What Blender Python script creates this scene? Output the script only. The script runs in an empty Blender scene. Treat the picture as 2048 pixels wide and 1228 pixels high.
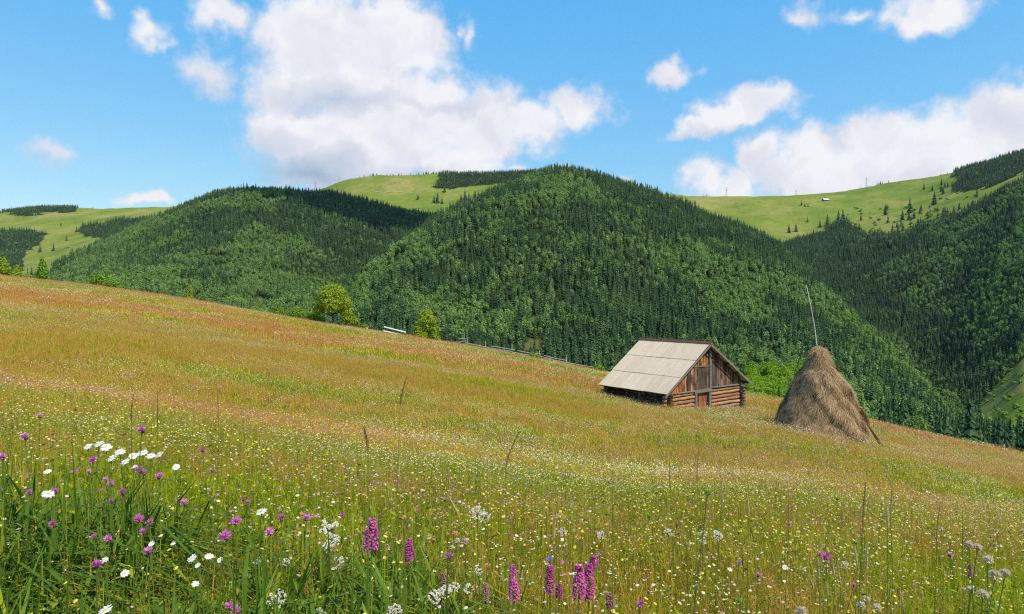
import bpy, math, random
import numpy as np
from mathutils import Vector, Matrix
random.seed(7); rng = np.random.default_rng(7)
R = math.radians
scene = bpy.context.scene
C = scene.collection

# ------------------------------------------------------------------ camera
F = 1400.0                       # focal length in pixels of the 2048 px wide photograph
CX, CY = 1024.0, 614.0
cam_d = bpy.data.cameras.new('camera'); cam = bpy.data.objects.new('camera', cam_d); C.objects.link(cam)
cam.location = (0, 0, 0); cam.rotation_euler = (R(90), 0, 0)
cam_d.sensor_width = 36; cam_d.lens = 36 * F / 2048
cam_d.clip_start = 0.05; cam_d.clip_end = 20000
scene.camera = cam

# ------------------------------------------------------------------ sun, sky, exposure
SUN_EL, SUN_AZ = R(52), math.atan2(0.74, -0.67)       # azimuth from +Y towards +X
SD = Vector((math.sin(SUN_AZ) * math.cos(SUN_EL), math.cos(SUN_AZ) * math.cos(SUN_EL), math.sin(SUN_EL)))
sl = bpy.data.lights.new('sun', 'SUN'); sl.energy = 4.9; sl.angle = R(0.53); sl.color = (1.0, 0.94, 0.82)
so = bpy.data.objects.new('sun', sl); C.objects.link(so); so.rotation_euler = SD.to_track_quat('Z', 'Y').to_euler()
SKY_STRENGTH = 0.13
scene.view_settings.view_transform = 'Standard'; scene.view_settings.look = 'None'
scene.view_settings.exposure = 0.0; scene.view_settings.gamma = 1.0
cy = scene.cycles
cy.max_bounces = 5; cy.diffuse_bounces = 3; cy.glossy_bounces = 2; cy.transmission_bounces = 4
cy.transparent_max_bounces = 4; cy.volume_bounces = 0; cy.use_denoising = False
cy.caustics_reflective = False; cy.caustics_refractive = False
cy.sample_clamp_indirect = 4.0
cy.use_adaptive_sampling = True; cy.adaptive_threshold = 0.02
cy.filter_width = 1.2

def az_el(px, py):
    u = (px - CX) / F; v = (CY - py) / F
    return math.atan(u), math.atan(v / math.sqrt(1 + u * u))

# clouds: (x, y, rx, ry, weight)
CLOUDS = [(640,75,135,100,1),(730,70,150,70,1),(570,175,85,60,.9),(800,80,110,75,1),(785,20,45,45,.8),(700,160,170,75,1),(560,70,60,70,.7),
 (850,215,130,75,1),(760,265,230,85,1),(600,260,125,65,1),(950,250,125,75,1),(700,320,180,60,.9),(650,350,130,35,.8),(900,320,140,40,.9),
 (1150,212,75,45,.9),(1060,255,90,45,.8),(850,60,60,45,.9),
 (300,75,40,34,.62),(325,92,32,14,.5),(440,30,70,40,.8),(420,148,52,38,.55),(942,78,18,36,.5),(925,62,14,14,.45),(92,298,52,26,.48),(190,5,30,18,.5),
 (1350,148,52,30,.9),(1505,210,80,38,1),(1410,260,80,18,.8),(1450,235,70,30,.9),(1545,200,35,28,.8),(1625,25,42,26,.6),(1860,12,90,38,1),(1710,25,45,16,.45),
 (1405,355,48,46,.75),(1460,360,50,40,.75),(1520,318,52,48,1),(1620,305,75,58,1),(1740,300,120,60,1),(1880,285,130,62,1),(2010,250,110,62,1),(2048,215,55,40,1),
 (1640,345,160,50,1),(1850,345,160,60,1),(300,410,58,15,.8),(1140,332,42,16,.8),(1030,330,40,12,.6),(1237,368,22,12,.5)]
DARKS = [(650,190,160,34,.62),(600,345,170,50,.95),(760,350,220,30,.6),(430,165,60,30,.3),(1470,268,130,14,.35),(90,312,70,22,.3),(900,205,150,16,.35),(560,290,70,40,.4)]

w = bpy.data.worlds.new('World'); scene.world = w; w.use_nodes = True
nt = w.node_tree; nt.nodes.clear()
def N(nt, t, **kw):
    n = nt.nodes.new(t)
    for k, v in kw.items():
        if k.startswith('i_'): n.inputs[int(k[2:])].default_value = v
        else: setattr(n, k, v)
    return n
def M(nt, op, a, b=None, c=None, clamp=False):
    n = nt.nodes.new('ShaderNodeMath'); n.operation = op; n.use_clamp = clamp
    for i, v in enumerate((a, b, c)):
        if v is None: continue
        if isinstance(v, (int, float)): n.inputs[i].default_value = v
        else: nt.links.new(v, n.inputs[i])
    return n.outputs[0]
def VM(nt, op, a, b=None, scale=None):
    n = nt.nodes.new('ShaderNodeVectorMath'); n.operation = op
    for i, v in enumerate((a, b)):
        if v is None: continue
        if isinstance(v, (tuple, list)): n.inputs[i].default_value = v
        else: nt.links.new(v, n.inputs[i])
    if scale is not None: n.inputs['Scale'].default_value = scale
    return n.outputs['Value'] if op in ('LENGTH', 'DOT_PRODUCT') else n.outputs[0]
def MIX(nt, fac, a, b, mode='MIX'):
    n = nt.nodes.new('ShaderNodeMix'); n.data_type = 'RGBA'; n.blend_type = mode
    for s, v in ((n.inputs[0], fac), (n.inputs[6], a), (n.inputs[7], b)):
        if isinstance(v, (int, float)): s.default_value = v
        elif isinstance(v, (tuple, list)): s.default_value = (*v[:3], 1)
        else: nt.links.new(v, s)
    return n.outputs[2]
def NOISE(nt, vec, scale, detail=4, rough=.5, dims='3D', out='Fac'):
    n = nt.nodes.new('ShaderNodeTexNoise'); n.noise_dimensions = dims
    n.inputs['Scale'].default_value = scale; n.inputs['Detail'].default_value = detail; n.inputs['Roughness'].default_value = rough
    if vec is not None: nt.links.new(vec, n.inputs['Vector'])
    return n.outputs[out]
def RAMP(nt, fac, stops, interp='LINEAR'):
    n = nt.nodes.new('ShaderNodeValToRGB'); n.color_ramp.interpolation = interp
    els = n.color_ramp.elements
    while len(els) < len(stops): els.new(0.5)
    for e, (p, c) in zip(els, stops): e.position = p; e.color = (*c[:3], 1)
    nt.links.new(fac, n.inputs[0]); return n.outputs[0]
def MAPR(nt, v, a, b, c=0., d=1., smooth=True):
    n = nt.nodes.new('ShaderNodeMapRange'); n.interpolation_type = 'SMOOTHSTEP' if smooth else 'LINEAR'
    nt.links.new(v, n.inputs[0])
    for i, x in enumerate((a, b, c, d)): n.inputs[i + 1].default_value = x
    return n.outputs[0]

sky = N(nt, 'ShaderNodeTexSky'); sky.sky_type = 'NISHITA'; sky.sun_disc = False
sky.sun_elevation = SUN_EL; sky.sun_rotation = SUN_AZ; sky.altitude = 900; sky.air_density = 1.0; sky.dust_density = 0.6; sky.ozone_density = 1.6
skyc = VM(nt, 'MULTIPLY', sky.outputs[0], (.15 / SKY_STRENGTH, .105 / SKY_STRENGTH, .03 / SKY_STRENGTH))
skyc = VM(nt, 'ADD', skyc, (-.06 / SKY_STRENGTH, .255 / SKY_STRENGTH, .79 / SKY_STRENGTH))
tc = N(nt, 'ShaderNodeTexCoord')
sep = N(nt, 'ShaderNodeSeparateXYZ'); nt.links.new(tc.outputs['Generated'], sep.inputs[0])
az = M(nt, 'ARCTAN2', sep.outputs[0], sep.outputs[1]); el = M(nt, 'ARCSINE', sep.outputs[2])
cmb = N(nt, 'ShaderNodeCombineXYZ'); nt.links.new(az, cmb.inputs[0]); nt.links.new(el, cmb.inputs[1])
P0 = cmb.outputs[0]
wn = VM(nt, 'SUBTRACT', NOISE(nt, P0, 14, 6, .55, out='Color'), (.5, .5, .5))
wn = VM(nt, 'MULTIPLY', wn, (.10, .08, 0))
P1 = VM(nt, 'ADD', P0, wn)
def blobs(P, lst, soft=False):
    acc = None
    for (bx, by, rx, ry, wt) in lst:
        a, e = az_el(bx, by)
        k = F
        mp = nt.nodes.new('ShaderNodeMapping'); mp.vector_type = 'TEXTURE'
        mp.inputs['Location'].default_value = (a, e, 0)
        mp.inputs['Scale'].default_value = (rx * 1.18 / k * math.cos(a) ** 1.3, ry * 1.18 / k, 1)
        nt.links.new(P, mp.inputs[0])
        d = VM(nt, 'LENGTH', mp.outputs[0])
        v = M(nt, 'MULTIPLY_ADD', d, -wt, wt)
        acc = v if acc is None else (M(nt, 'SMOOTH_MAX', acc, v, .12) if soft else M(nt, 'MAXIMUM', acc, v))
    return acc
dens = blobs(P1, CLOUDS, True)
fine = NOISE(nt, P0, 42, 6, .6)
dens2 = M(nt, 'ADD', dens, M(nt, 'MULTIPLY', M(nt, 'SUBTRACT', fine, .5), .62))
alpha = MAPR(nt, dens2, -.06, .56)
# light and shade inside the cloud: emboss of the puff noise towards the sun, greyer undersides
offP = VM(nt, 'ADD', P1, (.010, .020, 0))
n1 = NOISE(nt, P1, 13, 4, .42); n2 = NOISE(nt, offP, 13, 4, .42)
emb = M(nt, 'MULTIPLY', M(nt, 'SUBTRACT', n1, n2), .95)
dark = M(nt, 'MAXIMUM', blobs(P1, DARKS), 0.0)
lum = M(nt, 'SUBTRACT', M(nt, 'ADD', .88, emb), M(nt, 'MULTIPLY', dark, 1.0), clamp=True)
thin = MAPR(nt, dens2, .05, .5, 0.0, 1.0)
lum = M(nt, 'ADD', lum, M(nt, 'MULTIPLY', M(nt, 'SUBTRACT', thin, .7), .15), clamp=True)
k = 1 / SKY_STRENGTH
ccol = RAMP(nt, lum, [(0.0, (.36, .47, .62)), (.45, (.60, .66, .78)), (.8, (.80, .80, .87)), (1.0, (.94, .93, .95))])
ccol = VM(nt, 'SCALE', ccol, scale=k)
final = MIX(nt, M(nt, 'MULTIPLY', alpha, .97), skyc, ccol)
bg = N(nt, 'ShaderNodeBackground'); bg.inputs[1].default_value = SKY_STRENGTH; nt.links.new(final, bg.inputs[0])
wo = N(nt, 'ShaderNodeOutputWorld'); nt.links.new(bg.outputs[0], wo.inputs[0])
w.cycles.sampling_method = 'MANUAL'; w.cycles.sample_map_resolution = 512

# ------------------------------------------------------------------ helpers
def fbm(x, y, scale, octaves=4, seed=0, gain=.5):
    x = np.asarray(x, float) / scale; y = np.asarray(y, float) / scale
    tot = np.zeros(np.broadcast(x, y).shape); amp = 1; norm = 0
    for o in range(octaves):
        xi = np.floor(x).astype(np.int64); yi = np.floor(y).astype(np.int64); fx = x - xi; fy = y - yi
        fx = fx * fx * (3 - 2 * fx); fy = fy * fy * (3 - 2 * fy)
        def h(a, b):
            n = (a * 374761393 + b * 668265263 + (seed + o * 17) * 2147483 + 1013904223) & 0xffffffff
            n = ((n ^ (n >> 13)) * 1274126177) & 0xffffffff; n = (n ^ (n >> 16)) & 0xffff
            return n / 65535.0
        tot += amp * ((h(xi, yi) * (1 - fx) + h(xi + 1, yi) * fx) * (1 - fy) + (h(xi, yi + 1) * (1 - fx) + h(xi + 1, yi + 1) * fx) * fy)
        norm += amp; amp *= gain; x = x * 2.03 + 5.2; y = y * 2.03 + 9.7
    return tot / norm            # 0..1

def tag(o, label=None, cat=None, group=None, kind=None):
    if label: o['label'] = label
    if cat: o['category'] = cat
    if group: o['group'] = group
    if kind: o['kind'] = kind
    return o
def empty(name, loc, rz=0, label=None, cat=None, group=None):
    o = bpy.data.objects.new(name, None); C.objects.link(o); o.location = loc; o.rotation_euler = (0, 0, rz); o.empty_display_size = .2
    return tag(o, label, cat, group)
class MB:
    def __init__(s): s.v = []; s.f = []; s.c = []; s.m = []; s.cur = (1, 1, 1); s.mi = 0
    def add(s, vs, fs):
        b = len(s.v); s.v += [tuple(p) for p in vs]; s.c += [s.cur] * len(vs)
        for f in fs: s.f.append(tuple(b + i for i in f)); s.m.append(s.mi)
    def box(s, x0, x1, y0, y1, z0, z1, mat=None):
        vs = [Vector(p) for p in ((x0,y0,z0),(x1,y0,z0),(x1,y1,z0),(x0,y1,z0),(x0,y0,z1),(x1,y0,z1),(x1,y1,z1),(x0,y1,z1))]
        if mat: vs = [mat @ p for p in vs]
        s.add(vs, [(3,2,1,0),(4,5,6,7),(0,1,5,4),(1,2,6,5),(2,3,7,6),(3,0,4,7)])
    def tube(s, pts, rad, n=6, cap=True, wob=0):
        pts = [Vector(p) for p in pts]
        if not hasattr(rad, '__len__'): rad = [rad] * len(pts)
        vs = []; fs = []; up = None
        for i, p in enumerate(pts):
            d = (pts[min(i + 1, len(pts) - 1)] - pts[max(i - 1, 0)]).normalized()
            a = d.cross(Vector((0, 0, 1)) if abs(d.z) < .9 else Vector((1, 0, 0))).normalized(); b = d.cross(a).normalized()
            for k in range(n):
                t = 2 * math.pi * k / n; r = rad[i] * (1 + wob * (random.random() - .5))
                vs.append(p + a * math.cos(t) * r + b * math.sin(t) * r)
        for i in range(len(pts) - 1):
            for k in range(n):
                fs.append((i*n+k, i*n+(k+1) % n, (i+1)*n+(k+1) % n, (i+1)*n+k))
        if cap:
            fs.append(tuple(range(n - 1, -1, -1))); fs.append(tuple((len(pts)-1)*n + k for k in range(n)))
        s.add(vs, fs)
    def obj(s, name, mat, parent=None, smooth=False, link=True):
        me = bpy.data.meshes.new(name); me.from_pydata(s.v, [], s.f)
        mats = mat if isinstance(mat, (list, tuple)) else [mat]
        for m in mats: me.materials.append(m)
        if len(mats) > 1: me.polygons.foreach_set('material_index', s.m)
        ca = me.color_attributes.new('Col', 'FLOAT_COLOR', 'POINT')
        ca.data.foreach_set('color', np.hstack([np.array(s.c, float).reshape(-1, 3), np.ones((len(s.c), 1))]).ravel())
        if smooth: me.polygons.foreach_set('use_smooth', [True] * len(s.f))
        me.update()
        o = bpy.data.objects.new(name, me)
        if link: C.objects.link(o)
        if parent is not None: o.parent = parent
        return o
def mesh_np(name, V, Fc, mat, parent=None, smooth=False, link=True):
    me = bpy.data.meshes.new(name); V = np.asarray(V, np.float32); Fc = np.asarray(Fc, np.int32)
    me.vertices.add(len(V)); me.vertices.foreach_set('co', V.ravel())
    kf = Fc.shape[1]; me.loops.add(Fc.size); me.loops.foreach_set('vertex_index', Fc.ravel())
    me.polygons.add(len(Fc)); me.polygons.foreach_set('loop_start', np.arange(0, Fc.size, kf, dtype=np.int32))
    me.polygons.foreach_set('loop_total', np.full(len(Fc), kf, np.int32))
    me.update(calc_edges=True); me.validate()
    if smooth: me.polygons.foreach_set('use_smooth', [True] * len(Fc))
    me.materials.append(mat); o = bpy.data.objects.new(name, me)
    if link: C.objects.link(o)
    if parent is not None: o.parent = parent
    return o
def copy_tree(o, parent=None):
    c = o.copy(); C.objects.link(c)
    if parent is not None: c.parent = parent; 
    for ch in [x for x in KIDS.get(o.name, [])]: copy_tree(ch, c)
    return c
KIDS = {}
def regkids(o):
    KIDS[o.name] = [x for x in bpy.data.objects if x.parent == o]
    for k_ in KIDS[o.name]: regkids(k_)

# ------------------------------------------------------------------ materials
def new_mat(name):
    m = bpy.data.materials.new(name); m.use_nodes = True; m.node_tree.nodes.clear(); return m, m.node_tree
def out(nt, sh):
    o = N(nt, 'ShaderNodeOutputMaterial'); nt.links.new(sh, o.inputs[0])
def leaf_mat(name, ca, cb, trans=.35, rough=.6, var_scale=None, cc=None, world_patch=None, spec=.25):
    """diffuse + translucent foliage; colour varies per instance and with a noise in space"""
    m, nt = new_mat(name)
    oi = N(nt, 'ShaderNodeObjectInfo'); geo = N(nt, 'ShaderNodeNewGeometry')
    f = oi.outputs['Random']
    if var_scale:
        n = MAPR(nt, NOISE(nt, geo.outputs['Position'], var_scale, 3), .3, .7)
        f = M(nt, 'ADD', M(nt, 'MULTIPLY', f, .5), M(nt, 'MULTIPLY', n, .5))
    isl = geo.outputs['Random Per Island']
    f = M(nt, 'ADD', M(nt, 'MULTIPLY', f, .6), M(nt, 'MULTIPLY', isl, .4), clamp=True)
    col = RAMP(nt, f, [(.1, ca), (.9, cb)] if cc is None else [(.05, ca), (.5, cb), (.95, cc)])
    if world_patch:
        sc, pc, lo, hi = world_patch
        n = MAPR(nt, NOISE(nt, geo.outputs['Position'], sc, 3, .55), lo, hi)
        col = MIX(nt, n, col, pc)
    d = N(nt, 'ShaderNodeBsdfPrincipled'); nt.links.new(col, d.inputs['Base Color']); d.inputs['Roughness'].default_value = rough
    d.inputs['Specular IOR Level'].default_value = spec
    tr = N(nt, 'ShaderNodeBsdfTranslucent'); nt.links.new(col, tr.inputs[0])
    mx = N(nt, 'ShaderNodeMixShader'); mx.inputs[0].default_value = trans
    nt.links.new(d.outputs[0], mx.inputs[1]); nt.links.new(tr.outputs[0], mx.inputs[2]); out(nt, mx.outputs[0]); return m
def simple_mat(name, c, rough=.7, c2=None, nscale=8, bump=0, attr=False, stretch=None, spec=.3):
    m, nt = new_mat(name)
    t = N(nt, 'ShaderNodeTexCoord'); vec = t.outputs['Object']
    if stretch: vec = VM(nt, 'MULTIPLY', vec, stretch)
    n = NOISE(nt, vec, nscale, 6, .6)
    col = RAMP(nt, n, [(.3, c), (.7, c2 or c)])
    if attr:
        a = N(nt, 'ShaderNodeAttribute'); a.attribute_name = 'Col'; col = MIX(nt, 1.0, col, a.outputs['Color'], 'MULTIPLY')
    d = N(nt, 'ShaderNodeBsdfPrincipled'); nt.links.new(col, d.inputs['Base Color']); d.inputs['Roughness'].default_value = rough
    d.inputs['Specular IOR Level'].default_value = spec
    if bump:
        b = N(nt, 'ShaderNodeBump'); b.inputs['Strength'].default_value = bump; b.inputs['Distance'].default_value = .02
        nt.links.new(n, b.inputs['Height']); nt.links.new(b.outputs[0], d.inputs['Normal'])
    out(nt, d.outputs[0]); return m

# ------------------------------------------------------------------ terrain, as feature lines: (photo column, distance, photo row)
GX = np.arange(-1400, 3600, 4.0)
def gline(pts, sig=22):
    p = np.array(pts, float); kern = np.exp(-.5 * (np.arange(-60, 61, 4) / sig) ** 2); kern /= kern.sum()
    def sm(a):
        b = np.interp(GX, p[:, 0], a); b = np.pad(b, 15, mode='edge'); return np.convolve(b, kern, 'valid')
    return [sm(p[:, i]) for i in range(1, p.shape[1])]
EDGE_Y = gline([(-900,470),(-200,535),(0,555),(200,577),(400,607),(620,647),(820,677),(1000,707),(1200,748),(1350,772),(1500,793),(1560,803),(1750,852),(1900,888),(2048,917),(2500,1000),(3200,1080)])[0]
EDGE_D = gline([(-900,105),(0,112),(700,112),(1200,97),(1500,75),(1750,62),(2048,52),(3200,45)])[0]
LINES = [
 [(-900,200,720),(0,200,700),(500,200,760),(1000,200,830),(1500,170,900),(1800,140,985),(2048,120,1040),(3000,110,1200)],
 [(-900,450,680),(0,450,660),(300,450,665),(500,450,700),(800,450,770),(1100,450,810),(1500,420,860),(1700,380,895),(1880,330,945),(2048,300,975),(3000,280,1100)],
 [(-900,700,610),(0,700,600),(300,740,640),(500,760,650),(620,800,625),(690,850,597),(750,950,547),(800,1020,502),(900,1150,442),(1000,1280,392),(1050,1350,368),(1090,1400,357),(1130,1430,352),(1200,1450,368),(1300,1430,402),(1400,1400,438),(1500,1350,474),(1560,1300,506),(1640,1150,570),(1700,1020,638),(1760,900,690),(1820,780,745),(1870,640,815),(1900,560,865),(1960,520,880),(2048,480,880),(3000,480,900)],
 [(-900,1050,600),(0,1100,580),(200,1100,552),(300,1050,552),(400,1050,545),(500,1050,565),(600,1050,590),(690,1100,605),(750,1200,580),(800,1280,550),(900,1420,510),(1000,1580,470),(1100,1720,445),(1200,1760,448),(1300,1760,470),(1400,1700,490),(1500,1620,515),(1600,1500,555),(1700,1300,640),(1800,1080,740),(1880,860,830),(1950,720,845),(2048,640,800),(3000,600,800)],
 [(-900,1500,585),(0,1500,575),(50,1500,560),(100,1550,540),(150,1600,515),(200,1650,490),(300,1700,448),(400,1750,405),(450,1780,390),(520,1800,385),(600,1800,389),(680,1800,397),(760,1850,412),(840,1900,432),(900,1950,440),(1000,2000,430),(1100,2050,425),(1200,2050,430),(1300,2000,450),(1400,2000,465),(1500,1950,482),(1600,1900,497),(1700,1880,487),(1800,1830,467),(1900,1750,437),(1960,1700,410),(2000,1650,385),(2048,1600,362),(2400,1500,260),(3000,1400,200)],
 [(-900,2100,560),(0,2100,540),(60,2100,530),(150,2200,500),(250,2300,462),(350,2300,445),(450,2400,430),(600,2400,430),(700,2400,420),(800,2450,413),(900,2450,403),(1000,2450,390),(1100,2450,400),(1200,2400,420),(1300,2300,440),(1400,2300,450),(1500,2250,456),(1600,2200,458),(1700,2200,445),(1800,2150,428),(1900,2050,402),(2000,1950,368),(2048,1900,350),(2400,1800,245),(3000,1700,180)],
 [(-900,3300,440),(0,3300,427),(60,3300,424),(150,3300,421),(250,3300,424),(330,3200,421),(450,3100,415),(600,3000,395),(640,2950,383),(700,2900,362),(760,2850,351),(870,2850,351),(950,2850,350),(1090,2850,345),(1160,2850,352),(1230,2850,372),(1300,2900,390),(1400,2900,396),(1500,2900,398),(1600,2900,394),(1700,2850,384),(1800,2750,369),(1900,2600,355),(1950,2500,338),(2048,2300,308),(2400,2200,200),(3000,2100,150)],
 [(-900,4600,480),(3000,4600,480)]]
LG = [gline(l) for l in LINES]
KT = [g[0] for g in LG]; KZ = [(CY - g[1]) / F * g[0] for g in LG]
HDROP = 4.3
def near_h(t):
    q = np.clip(t / 22, 0, 1); return 1.2 + (HDROP - 1.2) * (q * q * (3 - 2 * q))
def meadow_z(px, t):
    D = np.interp(px, GX, EDGE_D); vs = (CY - np.interp(px, GX, EDGE_Y)) / F
    return -near_h(t) + (vs + 2 * HDROP / D) * t - HDROP * t * t / D ** 2
def ground_pt(px, t):
    px = np.clip(np.asarray(px, float), -1390, 3590); t = np.asarray(t, float); px, t = np.broadcast_arrays(px, t)
    shp = px.shape; px = px.ravel(); t = t.ravel()
    D = np.interp(px, GX, EDGE_D)
    T = [D - 8, D, D + 30]; Z = [meadow_z(px, D - 8), meadow_z(px, D), meadow_z(px, D) - 12.0 + (CY - np.interp(px, GX, EDGE_Y)) / F * 30]
    for a, b in zip(KT, KZ): T.append(np.interp(px, GX, a)); Z.append(np.interp(px, GX, b))
    T = np.array(T); Z = np.array(Z)
    T[3] = np.maximum(T[3], T[2] + 15)
    h = np.diff(T, axis=0); h = np.maximum(h, 5); d = np.diff(Z, axis=0) / h
    m = np.zeros_like(T); w1 = 2 * h[1:] + h[:-1]; w2 = h[1:] + 2 * h[:-1]
    ok = d[:-1] * d[1:] > 0
    with np.errstate(divide='ignore', invalid='ignore'):
        hm = (w1 + w2) / (w1 / d[:-1] + w2 / d[1:])
    m[1:-1] = np.where(ok, hm, 0); m[0] = d[0]; m[-1] = d[-1]
    seg = np.clip((t[None, :] >= T).sum(0) - 1, 0, len(T) - 2); idx = np.arange(len(t))
    hh = h[seg, idx]; s = np.clip((t - T[seg, idx]) / hh, 0, 1)
    z = (Z[seg, idx] * (1 + 2 * s) * (1 - s) ** 2 + m[seg, idx] * hh * s * (1 - s) ** 2 + Z[seg + 1, idx] * s * s * (3 - 2 * s) + m[seg + 1, idx] * hh * s * s * (s - 1))
    X = (px - CX) / F * t
    z = z + (fbm(X, t, 150, 4, 3) - .5) * 26 * np.clip((t - 250) / 900, 0, 1) * np.clip((4500 - t) / 1000, 0, 1)
    zm = meadow_z(px, t) + (fbm(X, t, 1.7, 3, 5) - .5) * .10 * np.clip(t / 3, 0, 1) + (fbm(X, t, 9, 2, 8) - .5) * .25 * np.clip(t / 15, 0, 1) * np.clip((60 - t) / 40, .3, 1)
    return np.where(t < D, zm, z).reshape(shp)
def ground(x, y):
    x = np.asarray(x, float); y = np.asarray(y, float); t = np.maximum(y, .02)
    return ground_pt(CX + F * np.clip(x / np.maximum(y, 1.2), -1.6, 1.75), t)
TS = np.concatenate([np.arange(1, 60, .25), np.arange(60, 300, 1.5), np.arange(300, 4500, 8)])
def hit(px, py, tmin=1.0):
    """first ground point seen through a spot of the photograph"""
    ts = TS[TS >= tmin]; v = ground_pt(np.full(len(ts), px), ts) / ts; q = (CY - py) / F
    i = np.argmax(v >= q) if (v >= q).any() else len(ts) - 1
    t = ts[i]; return Vector(((px - CX) / F * t, t, float(ground_pt(px, t))))
def P(px, py, t): return Vector(((px - CX) / F * t, t, (CY - py) / F * t))

def inpoly(x, y, poly):
    x = np.asarray(x, float); y = np.asarray(y, float); r = np.zeros(x.shape, bool); n = len(poly)
    for i in range(n):
        x0, y0 = poly[i]; x1, y1 = poly[(i + 1) % n]
        if y0 == y1: continue
        c = ((y0 > y) != (y1 > y)) & (x < (x1 - x0) * (y - y0) / (y1 - y0) + x0); r ^= c
    return r
BACKFOREST = [[(1560,500),(1600,478),(1650,462),(1672,450),(1700,446),(1716,466),(1740,482),(1800,484),(1850,466),(1900,446),(1900,470),(1700,520)],
 [(868,378),(870,330),(1240,330),(1250,400),(1160,380),(1050,362),(1010,368),(900,377)],
 [(-300,455),(95,463),(96,480),(55,503),(30,545),(0,600),(-300,640)],[(165,452),(230,441),(330,434),(430,425),(430,455),(200,476),(170,476)],
 [(18,400),(150,400),(150,425),(75,426),(70,430),(20,430)],[(1902,380),(1902,330),(1950,280),(2500,80),(2500,220),(2048,345),(1985,370),(1930,385)]]
CLEAR = [(1945,830),(1975,785),(2062,700),(2300,640),(2300,880),(1985,870)]
GLADES = [[(1046,690),(1062,676),(1088,684),(1092,706),(1060,716)],[(1112,606),(1130,600),(1136,612),(1118,618)],[(1055,640),(1075,632),(1088,642),(1066,652)],[(495,598),(520,594),(560,606),(540,618),(500,612)],[(525,398),(548,394),(552,402),(530,405)]]
def forest_mask(X, Y, Z):
    px = CX + F * X / Y; py = CY - F * Z / Y; jit = (fbm(X, Y, 40, 3, 11) - .5) * 14
    T4 = np.interp(px, GX, KT[4]); D = np.interp(px, GX, EDGE_D)
    f = (Y < T4 + 25 + jit * 4) & (Y > D + np.where(px < 640, 150, np.where(px < 1200, 60, 22)))
    f &= ~((px < 105 + jit) & (Y > 1300))
    jx = (fbm(X, Y, 70, 3, 13) - .5) * 60; jy = (fbm(X, Y, 45, 3, 14) - .5) * 10
    for p in BACKFOREST: f |= inpoly(px + jx, py + jy, p) & ((Y > 1650) if p[0][0] > 500 else (Y > 1400))
    f &= ~(inpoly(px, py + jit, CLEAR) & (Y > 330) & (Y < 1100))
    for g_ in GLADES: f &= ~inpoly(px + jit * .4, py, g_)
    return f

# meadow sheet
xs = np.sinh(np.linspace(-4.3, 4.3, 420)) * (170 / math.sinh(4.3))
ys = np.concatenate([np.linspace(-8, 8, 130)[:-1], 8 * np.exp(np.linspace(0, math.log(150 / 8), 220))])
XX, YY = np.meshgrid(xs, ys); ZZ = ground(XX, YY)
def grid_faces(nr, nc):
    i = np.arange((nr - 1) * nc).reshape(nr - 1, nc)[:, :-1].ravel(); return np.stack([i, i + 1, i + nc + 1, i + nc], 1)

m_meadow, nt = new_mat('meadow_ground')
geo = N(nt, 'ShaderNodeNewGeometry'); pos = geo.outputs['Position']
st = VM(nt, 'MULTIPLY', pos, (.45, 1, 0))
big = NOISE(nt, st, .11, 4, .6); mid = NOISE(nt, pos, 1.6, 5, .65); tiny = NOISE(nt, pos, 14, 4, .7)
c = RAMP(nt, big, [(.36, (.17, .17, .02)), (.5, (.21, .15, .03)), (.62, (.20, .09, .035))])
c = MIX(nt, MAPR(nt, mid, .35, .7), c, (.14, .16, .02)); c = MIX(nt, MAPR(nt, tiny, .45, .75, 0, .6), c, (.06, .06, .015))
b = N(nt, 'ShaderNodeBsdfDiffuse'); nt.links.new(c, b.inputs[0]); out(nt, b.outputs[0])
tag(mesh_np('meadow', np.stack([XX, YY, ZZ], -1).reshape(-1, 3), grid_faces(len(ys), len(xs)), m_meadow, smooth=True), kind='structure')

# hills sheet
pxs = np.arange(-900, 3100, 8.0); ts = np.concatenate([np.arange(45, 300, 4), np.arange(300, 1400, 7), np.arange(1400, 4601, 10)])
TT, PX = np.meshgrid(ts, pxs, indexing='ij'); HZ = ground_pt(PX, TT); HZ = HZ - .6 * np.clip((155 - TT) / 10, 0, 1)
HX = (PX - CX) / F * TT
past = (~forest_mask(HX, TT, HZ)).astype(np.float32)
for g_ in GLADES: past[inpoly(CX + F * HX / TT, CY - F * HZ / TT, [(x_ + q_, y_ + r_) for (x_, y_), q_, r_ in zip(g_, (-9, 0, 9, 9, -9), (-6, -8, -4, 8, 8))])] *= .35
m_hill, nt = new_mat('hill_ground')
geo = N(nt, 'ShaderNodeNewGeometry'); pos = geo.outputs['Position']
a = N(nt, 'ShaderNodeAttribute'); a.attribute_name = 'pasture'
pc = RAMP(nt, NOISE(nt, pos, .006, 6, .6), [(.36, (.125, .175, .026)), (.5, (.19, .215, .035)), (.62, (.28, .235, .07))])
pc = MIX(nt, MAPR(nt, NOISE(nt, pos, .035, 6, .75), .48, .68, 0, .75), pc, (.10, .15, .025))
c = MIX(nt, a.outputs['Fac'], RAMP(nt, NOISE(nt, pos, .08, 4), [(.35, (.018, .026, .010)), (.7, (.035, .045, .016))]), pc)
b = N(nt, 'ShaderNodeBsdfDiffuse'); nt.links.new(c, b.inputs[0]); out(nt, b.outputs[0])
hills = tag(mesh_np('hills', np.stack([HX, TT, HZ], -1).reshape(-1, 3), grid_faces(len(ts), len(pxs)), m_hill, smooth=True), kind='structure')
at = hills.data.attributes.new('pasture', 'FLOAT', 'POINT'); at.data.foreach_set('value', past.ravel())

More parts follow.
